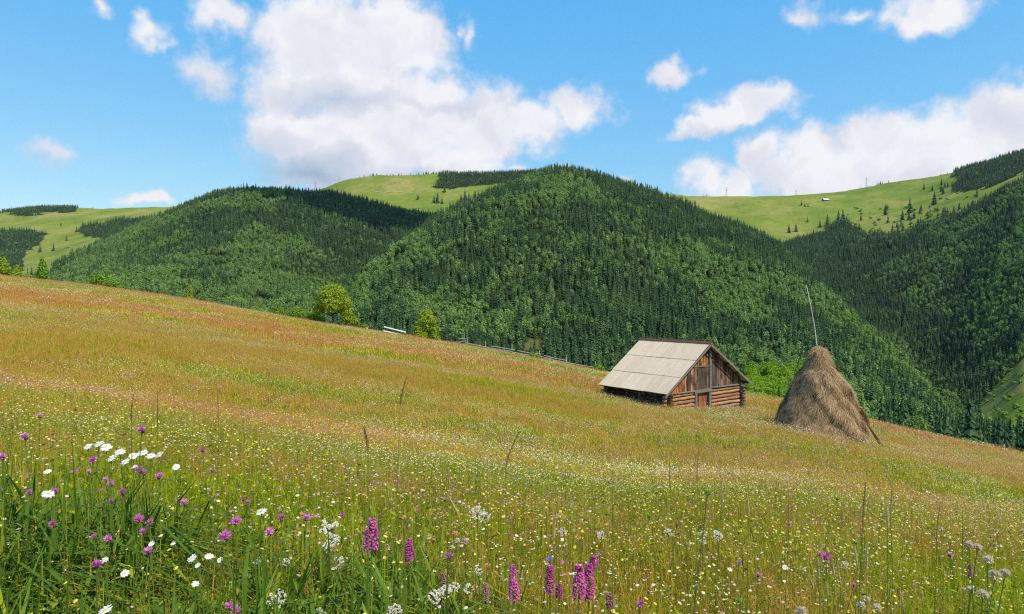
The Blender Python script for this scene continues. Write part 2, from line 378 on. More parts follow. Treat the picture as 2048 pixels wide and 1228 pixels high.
# ------------------------------------------------------------------ instancing of uncountable stuff
def stuff_scatter(name, pts, rots, scls, idx, protos, label, cat):
    col = bpy.data.collections.new(name + '_sources')
    for i, p in enumerate(protos): p.name = '%s_source_%02d' % (name, i); col.objects.link(p)
    me = bpy.data.meshes.new(name); pts = np.asarray(pts, np.float32)
    me.vertices.add(len(pts)); me.vertices.foreach_set('co', pts.ravel())
    for nm, ty, key, arr in (('rot', 'FLOAT_VECTOR', 'vector', rots), ('scl', 'FLOAT_VECTOR', 'vector', scls), ('idx', 'INT', 'value', idx)):
        at = me.attributes.new(nm, ty, 'POINT'); at.data.foreach_set(key, np.asarray(arr, np.int32 if ty == 'INT' else np.float32).ravel())
    o = bpy.data.objects.new(name, me); C.objects.link(o)
    g = bpy.data.node_groups.new(name, 'GeometryNodeTree')
    g.interface.new_socket('Geometry', in_out='INPUT', socket_type='NodeSocketGeometry'); g.interface.new_socket('Geometry', in_out='OUTPUT', socket_type='NodeSocketGeometry')
    gi = g.nodes.new('NodeGroupInput'); go = g.nodes.new('NodeGroupOutput'); ip = g.nodes.new('GeometryNodeInstanceOnPoints'); ci = g.nodes.new('GeometryNodeCollectionInfo')
    ci.inputs['Collection'].default_value = col; ci.inputs['Separate Children'].default_value = True; ci.inputs['Reset Children'].default_value = True
    ip.inputs['Pick Instance'].default_value = True
    def na(nm, ty):
        n = g.nodes.new('GeometryNodeInputNamedAttribute'); n.data_type = ty; n.inputs[0].default_value = nm; return n.outputs[0]
    e2r = g.nodes.new('FunctionNodeEulerToRotation'); L = g.links.new
    L(na('rot', 'FLOAT_VECTOR'), e2r.inputs[0]); L(e2r.outputs[0], ip.inputs['Rotation'])
    L(na('scl', 'FLOAT_VECTOR'), ip.inputs['Scale']); L(na('idx', 'INT'), ip.inputs['Instance Index'])
    L(gi.outputs[0], ip.inputs['Points']); L(ci.outputs[0], ip.inputs['Instance']); L(ip.outputs[0], go.inputs[0])
    md = o.modifiers.new('scatter', 'NODES'); md.node_group = g
    return tag(o, label, cat, kind='stuff')

# ------------------------------------------------------------------ trees
m_bark = simple_mat('bark', (.07, .055, .04), .9, (.13, .11, .09), 6, .5)
m_conifer = leaf_mat('conifer_needles', (.016, .042, .024), (.052, .100, .034), .15, .7, .02, cc=(.150, .220, .055), spec=.12)
m_broad = leaf_mat('broad_leaves', (.110, .200, .048), (.205, .31, .070), .25, .6, .02, cc=(.34, .46, .13), spec=.12)
m_young = leaf_mat('young_leaves', (.20, .33, .05), (.30, .45, .07), .3, .6, .05)  # light green of young trees, brightened further to give the spur its lit edge
m_bright = leaf_mat('bright_leaves', (.20, .29, .012), (.37, .44, .022), .35, .55, .6)
m_green = leaf_mat('green_leaves', (.14, .26, .015), (.25, .38, .03), .35, .55, .6)

def trunk_mb(h, r, seed=0):
    m = MB(); m.tube([(0, 0, -.6), (0, 0, h * .4), (0, 0, h * .97)], [r, r * .6, r * .08], 6); return m
def conifer_mb(h, r, tiers, spikes, seed, fine=False):
    """tiers of drooping, separately spiked boughs"""
    rr = random.Random(seed); m = MB()
    for i in range(tiers):
        q = i / (tiers - 1); z = h * (.10 + .88 * q); rad = r * (1 - q) ** .85 * rr.uniform(.85, 1.1) + r * .05
        n = max(4, int(spikes * (1 - .5 * q))); off = rr.random() * 6.28; hh = h / tiers * 1.5
        for k in range(n):
            a = off + 6.283 * k / n + rr.uniform(-.2, .2); ln = rad * rr.uniform(.72, 1.22); wd = rad * 2.6 / n * rr.uniform(.8, 1.2)
            ca, sa = math.cos(a), math.sin(a); zz = z + rr.uniform(-.3, .3) * hh; dr = ln * rr.uniform(.25, .5)
            tip = (ca * ln, sa * ln, zz - dr)
            l = (ca * ln * .45 - sa * wd, sa * ln * .45 + ca * wd, zz - dr * .25); g = (ca * ln * .45 + sa * wd, sa * ln * .45 - ca * wd, zz - dr * .25)
            top = (ca * ln * .05, sa * ln * .05, zz + hh * .45)
            m.add([top, l, tip, g], [(0, 1, 2), (0, 2, 3)])
            m.add([(0, 0, zz + hh * .1), l, g], [(0, 1, 2)])
    m.add([(r*.05, 0, h * .93), (-r*.03, r*.05, h * .93), (-r*.03, -r*.05, h * .93), (0, 0, h * 1.03)], [(0, 1, 3), (1, 2, 3), (2, 0, 3)])
    return m
def crown_mb(lobes, n, size, seed, hang=0.0, inner=.55):
    """leaf clumps spread through ellipsoid lobes (cx,cy,cz,rx,ry,rz)"""
    rr = np.random.default_rng(seed); m = MB(); vol = np.array([l[3] * l[4] * l[5] for l in lobes]) ** .7; vol /= vol.sum()
    V = []; Fs = []; k = 0
    for l, wv in zip(lobes, vol):
        c_ = max(6, int(n * wv)); d = rr.normal(size=(c_, 3)); d /= np.linalg.norm(d, axis=1)[:, None]
        rad = inner + (1 - inner) * rr.random(c_) ** .6; rad *= 1 + .10 * np.sin(d[:, 0] * 7 + seed) * np.cos(d[:, 2] * 6)
        p = d * rad[:, None] * np.array(l[3:6]) + np.array(l[:3])
        nrm = d * .9 + rr.normal(size=(c_, 3)) * .55 + np.array([0, 0, .35]); nrm /= np.linalg.norm(nrm, axis=1)[:, None]
        t1 = np.cross(nrm, rr.normal(size=(c_, 3))); t1 /= np.linalg.norm(t1, axis=1)[:, None]; t2 = np.cross(nrm, t1)
        s = size * rr.uniform(.6, 1.3, c_)[:, None]
        quad = np.stack([p - t1 * s, p + t2 * s * .62 + nrm * s * .12, p + t1 * s, p - t2 * s * .62 - nrm * s * .10], 1)
        V.append(quad.reshape(-1, 3))
    V = np.concatenate(V); Fa = np.arange(len(V)).reshape(-1, 4); return V, Fa
def limbs_mb(h, r, lobes, seed):
    rr = random.Random(seed); m = MB(); fork = Vector((0, 0, h * .32))
    m.tube([(0, 0, -.7), (.03 * h, 0, h * .15), fork], [r * 1.25, r, r * .8], 8)
    for l in lobes:
        e = Vector(l[:3]); mid_ = fork.lerp(e, .5) + Vector((rr.uniform(-.1, .1) * h, rr.uniform(-.1, .1) * h, -.03 * h))
        m.tube([fork - Vector((0, 0, .1 * h * rr.random())), mid_, e], [r * .55, r * .32, r * .1], 5)
        for _ in range(3):
            q = e + Vector((rr.uniform(-1, 1) * l[3], rr.uniform(-1, 1) * l[4], rr.uniform(-.3, .8) * l[5])) * .7
            m.tube([mid_.lerp(e, rr.uniform(.3, .9)), q], [r * .16, r * .04], 4)
    return m

# forest sources: whole trees in one mesh each (crown and trunk materials)
def join_tree(crownV, crownF, h, r, mat, name):
    V = np.asarray(crownV, float); tb = trunk_mb(h, r); tv = np.array(tb.v); m = MB()
    m.mi = 0; m.add([tuple(p) for p in V], [tuple(f) for f in crownF]); m.mi = 1; m.add(tb.v, tb.f)
    return m.obj(name, [mat, m_bark], link=False)
con_p = []
for s_ in range(5):
    cm = conifer_mb(15, [2.9, 2.4, 3.2, 2.2, 2.7][s_], [12, 13, 11, 13, 12][s_], 9, 100 + s_)
    m = MB(); m.mi = 0; m.add(cm.v, cm.f); m.mi = 1; tb = trunk_mb(14.5, .2); m.add(tb.v, tb.f); con_p.append(m.obj('conifer', [m_conifer, m_bark], link=False))
def broad_lobes(h, r, seed, k=5):
    rr = random.Random(seed); L = [(0, 0, h * .62, r * .78, r * .78, h * .34)]
    for _ in range(k):
        a = rr.random() * 6.28; q = rr.uniform(.35, .6) * r; L.append((math.cos(a) * q, math.sin(a) * q, h * rr.uniform(.42, .78), r * rr.uniform(.35, .5), r * rr.uniform(.35, .5), h * rr.uniform(.13, .2)))
    return L
bro_p = []
for s_ in range(4):
    V_, F_ = crown_mb(broad_lobes([13.5, 11.5, 14.5, 10][s_], [3.3, 3.6, 2.9, 3.2][s_], s_), 300, .60, 200 + s_)
    bro_p.append(join_tree(V_, F_, 10, .16, m_broad, 'broadleaf'))
yng_p = []
for s_ in range(2):
    V_, F_ = crown_mb(broad_lobes(6, 1.9, 30 + s_), 160, .42, 300 + s_); yng_p.append(join_tree(V_, F_, 4.5, .08, m_young, 'young_tree'))

# candidate spots: jittered lattice over the wedge
def lattice(y0, y1, s):
    yy = np.arange(y0, y1, s); out_ = []
    for y in yy:
        x0 = (-190 - CX) / F * y - 10; x1 = (2240 - CX) / F * y + 10; x = np.arange(x0, x1, s); out_.append(np.stack([x, np.full(len(x), y)], 1))
    p = np.concatenate(out_); p += rng.uniform(-.48, .48, p.shape) * s; return p
cand = np.concatenate([lattice(70, 420, 5.0), lattice(420, 1100, 5.8), lattice(1100, 1900, 6.4), lattice(1900, 3350, 7.5)])
cz = ground(cand[:, 0], cand[:, 1]); fm = forest_mask(cand[:, 0], cand[:, 1], cz)
cand, cz = cand[fm], cz[fm]
# leave out what hills hide
vp = np.arange(-220, 2300, 6.0); vt = np.concatenate([np.arange(20, 300, 4), np.arange(300, 3400, 8)])
VT, VP = np.meshgrid(vt, vp, indexing='ij'); vv = np.maximum.accumulate(ground_pt(VP, VT) / VT, axis=0)
ip = np.clip(np.searchsorted(vp, CX + F * cand[:, 0] / cand[:, 1]), 0, len(vp) - 1); it = np.clip(np.searchsorted(vt, cand[:, 1] - 12) - 1, 0, len(vt) - 1)
vis = (cz + 17) / cand[:, 1] > vv[it, ip] - .004
vis &= ~((np.abs(cand[:,0]/cand[:,1]) > .9))
cand, cz, ip, it = cand[vis], cz[vis], ip[vis], it[vis]
cpx = CX + F * cand[:, 0] / cand[:, 1]; cpy = CY - F * cz / cand[:, 1]
nb = fbm(cand[:, 0], cand[:, 1], 110, 4, 21); nb2 = fbm(cand[:, 0], cand[:, 1], 28, 2, 22)
pb = np.clip((nb - .37) * 5, .10, .95)
pb = np.where(cand[:, 1] > 1900, .05, pb)
crestB = inpoly(cpx, cpy, [(1150,330),(1600,470),(1900,480),(1760,640),(1620,570),(1500,520),(1350,450),(1200,400)])
pb = np.where(crestB, .04, pb)
midB = inpoly(cpx, cpy, [(830,420),(1250,420),(1300,560),(1250,700),(1100,760),(1000,640),(880,560)]); pb = np.where(midB, pb * .45, pb)
lowC = inpoly(cpx, cpy, [(2048,450),(2048,600),(1900,640),(1780,600),(1750,540)]); pb = np.where(lowC, np.clip(pb + .35, 0, .95), pb)
fold = inpoly(cpx, cpy, [(1700,560),(1900,640),(2000,760),(1950,830),(1895,800),(1860,740),(1800,680),(1690,600)]); pb = np.where(fold, pb * .12, pb)  # nearly all dark conifers here, their colour deepening the shadow in the fold
nearR = inpoly(cpx, cpy, [(1760,760),(2060,760),(2060,960),(1760,960)]) & (cand[:, 1] < 460); pb = np.where(nearR, pb * .35, pb)
shA = inpoly(cpx, cpy, [(560,360),(1000,360),(980,440),(700,560),(600,480)]); pb = np.where(shA & (cand[:, 1] > 1050), .12, pb)
isb = rng.random(len(cand)) < np.clip(pb + (nb2 - .5) * .8, .02, .97)
spur = inpoly(cpx, cpy + (nb2 - .5) * 40, [(1640,640),(1680,610),(1740,630),(1815,695),(1890,775),(1885,815),(1820,795),(1750,745),(1680,700)]) & (cand[:, 1] < 1100)
yng = spur & (rng.random(len(cand)) < .75)
gap = fbm(cand[:, 0], cand[:, 1], 24, 3, 77)
thin_ = (rng.random(len(cand)) < np.where(yng, 1, .90)) & ((gap > .265) | yng)
print('forest candidates', len(cand), 'broad', isb.sum())
tid = np.where(isb, 5 + rng.integers(0, 4, len(cand)), rng.integers(0, 5, len(cand))); tid = np.where(yng, 9 + rng.integers(0, 2, len(cand)), tid)
tsc = rng.uniform(.72, 1.42, len(cand)) * np.where(isb, .86, 1.0) * np.where(cand[:, 1] > 1900, .85, 1.0)
tsc *= np.where(cand[:, 1] < 420, .85, 1.0)
tsc *= .70 + .65 * fbm(cand[:, 0], cand[:, 1], 45, 2, 33)
asp = rng.uniform(.85, 1.15, len(cand))
zone = np.select([cand[:, 1] > 2000, (cpx > 1560) & (cand[:, 1] > np.interp(cpx, GX, KT[2]) - 20), cand[:, 1] > np.interp(cpx, GX, KT[3])], [3, 2, 1], 0)
zone = np.where((cpx < 690) & (zone == 0) & (cand[:, 1] > 420), 1, zone)
NEAR = (cand[:, 1] < 400)
# of the near ones, those whose crown shows largest become single trees below
vtop = (cz + 10 * tsc) / cand[:, 1]; seen = vtop > vv[it, ip] + .004
nsel = np.where(NEAR & seen & (cpx > -20) & (cpx < 2070))[0]; nsel = nsel[np.argsort(cand[nsel, 1])][:260]
single = np.zeros(len(cand), bool); single[nsel] = True
print('single trees', single.sum())
names = ['forest_on_centre_hill', 'forest_on_left_hill', 'forest_on_right_slope', 'forest_on_back_ridges']
labs = ['dense mixed forest covering the tall rounded hill behind the shed', 'dense mixed forest on the broad rounded hill beyond the meadow at left', 'dark spruce and birch forest on the steep slope right of the haystack', 'distant dark spruce woods in patches on the far pasture ridges']
for z_ in range(4):
    s_ = (zone == z_) & ~single & thin_
    if not s_.any(): continue
    n_ = s_.sum(); rot = np.zeros((n_, 3)); rot[:, 2] = rng.random(n_) * 6.28; rot[:, :2] = rng.normal(0, .03, (n_, 2))
    sc_ = np.stack([tsc[s_] * asp[s_], tsc[s_] * asp[s_], tsc[s_]], 1)
    pr = [p.copy() for p in con_p + bro_p + yng_p]
    stuff_scatter(names[z_], np.column_stack([cand[s_], cz[s_] - .3]), rot, sc_, tid[s_], pr, labs[z_], 'forest')

# individual trees: crown and trunk parts
def tree_proto(name, crown, mat, h, r, limbs=None):
    e = empty(name, (0, 0, 0))
    (crown.obj('crown', mat, e) if isinstance(crown, MB) else mesh_np('crown', crown[0], crown[1], mat, e))
    (limbs or trunk_mb(h, r)).obj('trunk', m_bark, e); regkids(e); return e
PROTO_USED = set()
def place(proto, loc, rz, sc, label, cat, group=None, name=None):
    if proto.name in PROTO_USED: o = copy_tree(proto)
    else: o = proto; PROTO_USED.add(proto.name)
    o.location = loc; o.rotation_euler = (0, 0, rz); o.scale = sc if hasattr(sc, '__len__') else (sc, sc, sc)
    return tag(o, label, cat, group)
sp_near = [tree_proto('spruce_tree', conifer_mb(15, 2.5 - .25 * i, 20, 11, 400 + i), m_conifer, 14.5, .22) for i in range(3)]
br_near = []
for i in range(3):
    L_ = broad_lobes(11.5, 3.0, 60 + i, 7); br_near.append(tree_proto('broadleaf_tree', crown_mb(L_, 900, .34, 410 + i), m_broad, 10, .18, limbs_mb(11.5, .2, L_[:5], i)))
for i in nsel:
    x, y = cand[i]; px = cpx[i]; zl = cz[i] - .3
    where_ = 'below the meadow edge right of the haystack' if px > 1740 else ('in the dense forest wall behind the shed and haystack' if px > 1180 else ('in the forest below the middle of the meadow edge' if px > 600 else 'below the upper meadow edge at the far left'))
    if isb[i]: place(br_near[i % 3], (x, y, zl), i * 1.7, float(tsc[i]), 'rounded mid green broadleaf tree ' + where_, 'tree', 'broadleaf trees ' + where_)
    else: place(sp_near[i % 3], (x, y, zl), i * 1.3, float(tsc[i]), 'pointed dark green spruce ' + where_, 'tree', 'spruces ' + where_)

# a real cloud above the frame, between the sun and the left hill, whose shade darkens the saddle
def puff_cloud(name, centre, rx, ry, rz, label):
    m = MB(); rr = random.Random(5)
    for _ in range(16):
        a = rr.random() * 6.28; q = rr.random() ** .5; c_ = Vector(centre) + Vector((math.cos(a) * q * rx, math.sin(a) * q * ry, rr.uniform(-.3, .5) * rz)); r = rz * rr.uniform(.6, 1.1)
        n, k_ = 12, 18; vs = []
        for i in range(n + 1):
            for j in range(k_):
                th = math.pi * i / n; ph = 2 * math.pi * j / k_; b_ = 1 + .12 * math.sin(5 * ph + 7 * th + a)
                vs.append(c_ + Vector((math.sin(th) * math.cos(ph) * r * 1.5, math.sin(th) * math.sin(ph) * r * 1.2, math.cos(th) * r * .7)) * b_)
        m.add(vs, [(i * k_ + j, i * k_ + (j + 1) % k_, (i + 1) * k_ + (j + 1) % k_, (i + 1) * k_ + j) for i in range(n) for j in range(k_)])
    return tag(m.obj(name, simple_mat('cloud_white', (.85, .85, .87), 1), smooth=True), label, 'cloud', kind='stuff')
tgt = Vector(((715 - CX) / F * 1760, 1760, 240)); cpos = tgt + SD * 1500
puff_cloud('cloud', cpos, 210, 110, 85, 'small white cumulus cloud high above the valley casting shade')

# ------------------------------------------------------------------ trees and bushes along the meadow edge
def spot(px, t, dz=-.1):
    return Vector(((px - CX) / F * t, t, float(ground_pt(px, t)) + dz))
def base_z(px, py, t): return (CY - py) / F * t
def tree_at(px, ybase, t, V, mat, lobes, h, r, seed, label, name='broadleaf_tree', cat='tree', stems=True, rz=0):
    z = base_z(px, ybase, t); g = float(ground_pt(px, t)); e = empty(name, ((px - CX) / F * t, t, min(z, g + .0) if z > g else z), rz, label, cat)
    e.location.z = z if abs(z - g) < .5 else g
    mesh_np('crown' if cat == 'tree' else 'foliage', V[0], V[1], mat, e)
    limbs_mb(h, r, lobes, seed).obj('trunk' if cat == 'tree' else 'stems', m_bark, e); return e
# the round yellow-green tree
tT = 108; mpp = tT / F
Lr = [(0,0,3.9,2.0,2.0,1.7),(-1.7,.2,3.3,1.3,1.3,1.1),(1.7,-.2,3.4,1.4,1.3,1.2),(-.8,-.6,4.9,1.3,1.2,1.1),(.9,.2,5.0,1.3,1.2,1.0),(-2.1,.3,2.3,1.0,1.0,.8),(1.9,.2,2.2,1.0,1.0,.9),(.3,-1.2,3.0,1.4,1.1,1.1),(.1,.2,5.7,.9,.9,.7)]
Lr = [tuple(q * 1.02 for q in l) for l in Lr]
tree_at(664, 650, tT, crown_mb(Lr, 5200, .15, 51, inner=.5), m_bright, Lr, 5.6, .20, 5, 'round yellow-green tree with forked trunk standing at the meadow edge')
L2 = [(0,0,2.3,1.4,1.3,1.5),(-.8,0,1.2,1.1,1,.9),(.9,0,1.3,1.1,1,1),(.1,0,3.6,.8,.8,.8),(-.5,.2,3.0,.9,.9,.8),(.8,-.3,2.6,.9,.9,.8)]
tree_at(853, 678, 100, crown_mb(L2, 1700, .17, 52, inner=.55), m_bright, L2, 3.4, .1, 6, 'small dense bright green tree right of the white fence rails', name='young_tree')
BUSH = [(5,552,108,3.2,2.6,'tall','yellow-green pointed sapling cut by the left border of the meadow top'),(34,556,108,2.2,1.6,'tall','small light green sapling second from left on the meadow top'),
 (84,560,108,3.6,1.9,'tall','pointed mid green young tree alone on the upper meadow edge'),(205,578,108,3.0,3.1,'round','wide leaning green bush on the upper meadow edge'),
 (232,580,108,1.5,1.7,'round','low green shrub touching the right side of the wide leaning bush'),(20,556,110,1.3,2.2,'low','low light green scrub under the leftmost saplings'),(58,558,110,1.1,2.0,'low','low pale scrub between two saplings at the upper left'),
 (380,606,116,3.4,1.1,'tall','slender yellow-green sapling rising from the upper meadow edge'),(338,600,112,.8,1.3,'low','low yellowish shrub left of the slender sapling'),
 (520,630,112,1.4,1.6,'low','dark green low shrub with pale stones by the meadow edge'),(558,634,110,2.0,1.7,'round','small dark green shrub left of the two bushes by the round tree'),
 (598,640,110,2.4,3.0,'round','wide fresh green bush directly left of the round tree'),(632,645,111,2.0,1.9,'round','green bush partly hidden by the left side of the round tree'),
 (700,650,111,2.6,1.9,'round','yellowish low bush under the right side of the round tree'),(728,656,112,1.2,.8,'low','tiny bright green shrub right of the round tree'),
 (842,676,99,1.4,1.2,'low','yellow-green low shrub at the foot of the small bright tree'),(870,680,99,1.4,1.0,'low','lime coloured low shrub right under the small bright tree'),
 (1066,716,96,1.0,1.0,'low','small green shrub behind the fence in the middle of the edge'),(1196,742,92,1.3,1.2,'low','low green shrub behind the last fence post before the shed')]
for i, (px, yb, t, h, wd, kind_, lab) in enumerate(BUSH):
    if kind_ == 'tall': L_ = [(0,0,h*.35,wd*.5,wd*.5,h*.33),(.1,0,h*.62,wd*.34,wd*.34,h*.28),(0,0,h*.85,wd*.18,wd*.18,h*.2)]
    elif kind_ == 'round': L_ = [(0,0,h*.45,wd*.62,wd*.5,h*.45),(-wd*.35,0,h*.5,wd*.4,wd*.4,h*.35),(wd*.45,0,h*.33,wd*.45,wd*.4,h*.33),(-.1*wd,0,h*.75,wd*.35,wd*.35,h*.28)]
    else: L_ = [(0,0,h*.4,wd*.5,wd*.5,h*.5),(-wd*.4,0,h*.3,wd*.35,wd*.35,h*.35),(wd*.4,.1,h*.35,wd*.4,wd*.3,h*.4)]
    tree_at(px, yb + 3, t, crown_mb(L_, int(500 + 260 * h), .14, 600 + i, inner=.3), [m_green, m_bright][i in (0,1,7,8,13,15,16,5)], L_, h * .8, .05, i, lab, name='bush' if kind_ != 'tall' else 'sapling', cat='bush' if kind_ != 'tall' else 'sapling')
# thicket of young bright trees on the slope behind the shed and haystack
rr = random.Random(12); m_thick = leaf_mat('thicket_leaves', (.18, .31, .015), (.30, .45, .035), .4, .55, .6, spec=.1)
THK = [(rr.uniform(1498, 1610), 0, 0) for _ in range(52)]
THK = [(a_, b_, t_) for (a_, _, _) in THK for t_ in [rr.uniform(108, 150)] for b_ in [806 - (t_ - 108) * 1.55 + (a_ - 1550) * .10]]
for i, (px, yb, t) in enumerate(THK):
    h = rr.uniform(2.6, 4.0); wd = rr.uniform(1.5, 2.3); z = base_z(px, yb - 6, t) - h * .45
    L_ = [(0,0,h*.45,wd*.55,wd*.55,h*.45),(-wd*.3,0,h*.6,wd*.35,wd*.35,h*.3),(wd*.3,0,h*.62,wd*.35,wd*.35,h*.3)]
    g = float(ground_pt(px, t)); ext = max(0, z - g); 
    h2 = h + ext
    L_ = [(a, b, c + ext, d, e_, f * (1.25)) for a, b, c, d, e_, f in L_] + [(0, 0, ext * .5 + .5, wd * .5, wd * .5, ext * .5 + 1)]
    e = empty('young_tree', ((px - CX) / F * t, t, g), 0, 'bright green young tree in the dense thicket between shed and haystack', 'tree', 'young trees in the thicket between shed and haystack')
    V_ = crown_mb(L_, int(700 + 60 * ext), .17, 700 + i, inner=.45); mesh_np('crown', V_[0], V_[1], m_thick, e)
    limbs_mb(h2, .08, L_[:3], i).obj('trunk', m_bark, e)
# dark shrubs below the edge right of the haystack
for i, (px, yb, t, h, wd, lab) in enumerate([(1722,840,70,3.0,2.2,'dark green bush tucked behind the right side of the haystack'),(1748,846,68,1.8,2.4,'low dark green shrub behind the leaning poles'),(1832,872,60,2.2,1.6,'dark spiky shrub beyond the lone post on the right edge'),
   (1935,898,60,1.2,2.2,'low mid green shrub near the right end of the meadow edge'),(1985,905,60,1.1,2.0,'low green shrub left of the post at the far right'),(2030,915,58,1.0,1.8,'low green shrub at the right border behind the meadow edge')]):
    L_ = [(0,0,h*.45,wd*.55,wd*.5,h*.5),(-wd*.35,0,h*.4,wd*.4,wd*.4,h*.35),(wd*.4,0,h*.35,wd*.45,wd*.4,h*.35)]
    tree_at(px, yb + 4, t, crown_mb(L_, 1600, .11, 800 + i, inner=.3), m_broad, L_, h * .8, .05, i, lab, name='bush', cat='bush')

# lone spruces and clumps on the pastures
far_sp = [tree_proto('spruce_tree', conifer_mb(15, 4.4 - .5 * i, 9, 9, 500 + i), m_conifer, 14, .3) for i in range(2)]
LONE = [(1390,408,8,'tiny spruce at the left end of the right pasture'),(1578,466,17,'left one of two spruces at the lower tip of the right pasture'),(1592,464,15,'right one of two spruces at the lower tip of the right pasture'),
 (1603,412,9,'small spruce left of the farm hut'),(1610,414,6,'second small spruce just left of the farm hut'),(1616,415,6,'low spruce in the small clump by the farm hut'),
 (1677,448,24,'tall spruce at the top of the forest finger'),(1686,446,26,'tallest narrow spruce at the top of the forest finger'),(1694,452,18,'spruce right of the two tall ones in the forest finger'),
 (1722,442,12,'lone small spruce right of the forest finger'),(1771,430,19,'big broad spruce left of the spruce row on the slope'),(1776,446,15,'spruce below the big broad spruce'),(1805,440,18,'first spruce of the middle cluster on the slope'),
 (1820,426,28,'tallest spruce of the middle cluster on the slope'),(1818,440,16,'short spruce under the tallest of the middle cluster'),(1828,438,16,'right spruce of the middle cluster on the slope'),(1869,410,24,'tall spruce standing alone in the upper right pasture'),
 (1848,380,13,'small spruce high on the upper right pasture'),(1865,382,11,'second small spruce high on the upper right pasture'),(1883,370,12,'small spruce just left of the top forest'),(1856,438,14,'spruce left of the dark row at the right pasture end'),
 (1876,438,14,'first spruce of the dark row at the right pasture end'),(1887,438,20,'tallest spruce of the dark row at the right pasture end'),(1892,436,16,'third spruce of the dark row at the right pasture end'),(1908,426,13,'spruce right of the dark row at the pasture end'),
 (1785,472,20,'left spruce of the lower group beside the valley forest'),(1796,470,19,'second spruce of the lower group beside the valley forest'),(1806,462,16,'third spruce of the lower group beside the valley forest'),(1640,455,14,'small spruce left of the forest finger'),(1615,445,10,'little spruce on the bare track of the right pasture'),
 (1655,452,20,'spruce at the left edge of the forest finger'),(1702,462,18,'spruce at the lower right of the forest finger'),(1750,470,12,'small spruce in the scrub at the pasture bottom'),(1760,462,10,'tiny spruce in the scrub at the pasture bottom'),
 (836,400,11,'lone spruce in the middle of the central high pasture'),(868,406,15,'left spruce of the clump in the central high pasture'),(875,406,19,'tall middle spruce of the clump in the central high pasture'),(884,408,13,'right spruce of the clump in the central high pasture'),
 (889,386,13,'spruce directly under the left end of the hilltop wood'),(922,404,16,'left spruce of the row beside the centre hill'),(930,402,20,'tallest spruce of the row beside the centre hill'),(938,400,15,'third spruce of the row beside the centre hill'),(950,396,14,'fourth spruce of the row beside the centre hill'),(988,386,11,'last spruce before the centre hill slope'),
 (133,482,10,'round dark tree alone in the far left pasture'),(62,500,13,'left tree of the small group on the far left pasture'),(80,504,14,'middle tree of the small group on the far left pasture'),(107,502,14,'right tree of the small group on the far left pasture'),(122,452,6,'tiny dark tree high in the far left pasture'),(165,452,8,'small dark tree at the tip of the far left wood')]
i = 0
for (px, yb, hp, lab) in LONE:
    p = hit(px, yb, 1450 if px > 700 else 1200); h = max(hp * 1.15, 8) * p.y / F
    place(far_sp[i % 2], p - Vector((0, 0, .4)), i * 1.1, h / 15, lab, 'tree'); i += 1
rr = random.Random(21)
for j in range(46):
    px, py = (rr.uniform(1770, 1915), rr.uniform(415, 472)) if j < 30 else (rr.uniform(1880, 1975), rr.uniform(372, 420)); p = hit(px, py, 1450)
    if forest_mask(np.array([p.x]), np.array([p.y]), np.array([p.z]))[0]: continue
    place(far_sp[i % 2], p - Vector((0, 0, .4)), i * 1.1, rr.uniform(7, 15) * p.y / F / 15, 'small dark spruce scattered on the upper right pasture above the valley forest', 'tree', 'spruces scattered on the upper right pasture'); i += 1
# small trees strung along the far crest lines
rr = random.Random(4); SK = []
for a_, b_, n_, hm in ((690, 868, 34, 7), (1300, 1345, 9, 8), (1385, 1460, 12, 5), (1715, 1900, 30, 8), (75, 330, 30, 6), (1478, 1500, 3, 5)):
    for j in range(n_): SK.append((rr.uniform(a_, b_), hm * rr.uniform(.5, 1.25), 'the central pasture' if a_ == 690 else 'the far left pasture' if a_ == 75 else 'the right pasture'))
for px, hp, w_ in SK:
    tt = np.interp(px, GX, KT[6]) + rr.uniform(-25, 5); h = hp * tt / F
    place(far_sp[i % 2], (((px - CX) / F * tt), tt, float(ground_pt(px, tt)) - .4), i, h / 15, 'tiny dark spruce standing on the skyline crest of ' + w_, 'tree', 'tiny spruces on the skyline of ' + w_); i += 1
# scrub dots on the right pasture
sb = tree_proto('shrub', crown_mb([(0, 0, 1.6, 2.6, 2.4, 1.7)], 70, .9, 900), m_green, 1.5, .1)
for o_ in KIDS[sb.name]:
    if o_.name.startswith('crown'): o_.name = 'foliage'
    else: o_.name = 'stems'
regkids(sb)
for j in range(130):
    if j < 60: px, py = rr.uniform(1690, 1890), rr.uniform(415, 472); w_ = 'the lower part of the right pasture'
    elif j < 75: px, py = rr.uniform(1860, 1960), rr.uniform(375, 400); w_ = 'the pasture strip below the top forest'
    else: px, py = rr.uniform(1965, 2048), rr.uniform(735, 850); w_ = 'the small steep clearing at the right border'
    p = hit(px, py, 1450 if j < 75 else 330)
    if j >= 75 and p.y > 1100: continue
    if forest_mask(np.array([p.x]), np.array([p.y]), np.array([p.z]))[0]: continue
    place(sb, p, j, rr.uniform(.8, 2.2) * (1 if j < 75 else .6), 'small round green shrub dotting ' + w_, 'shrub', 'shrubs dotting ' + w_)

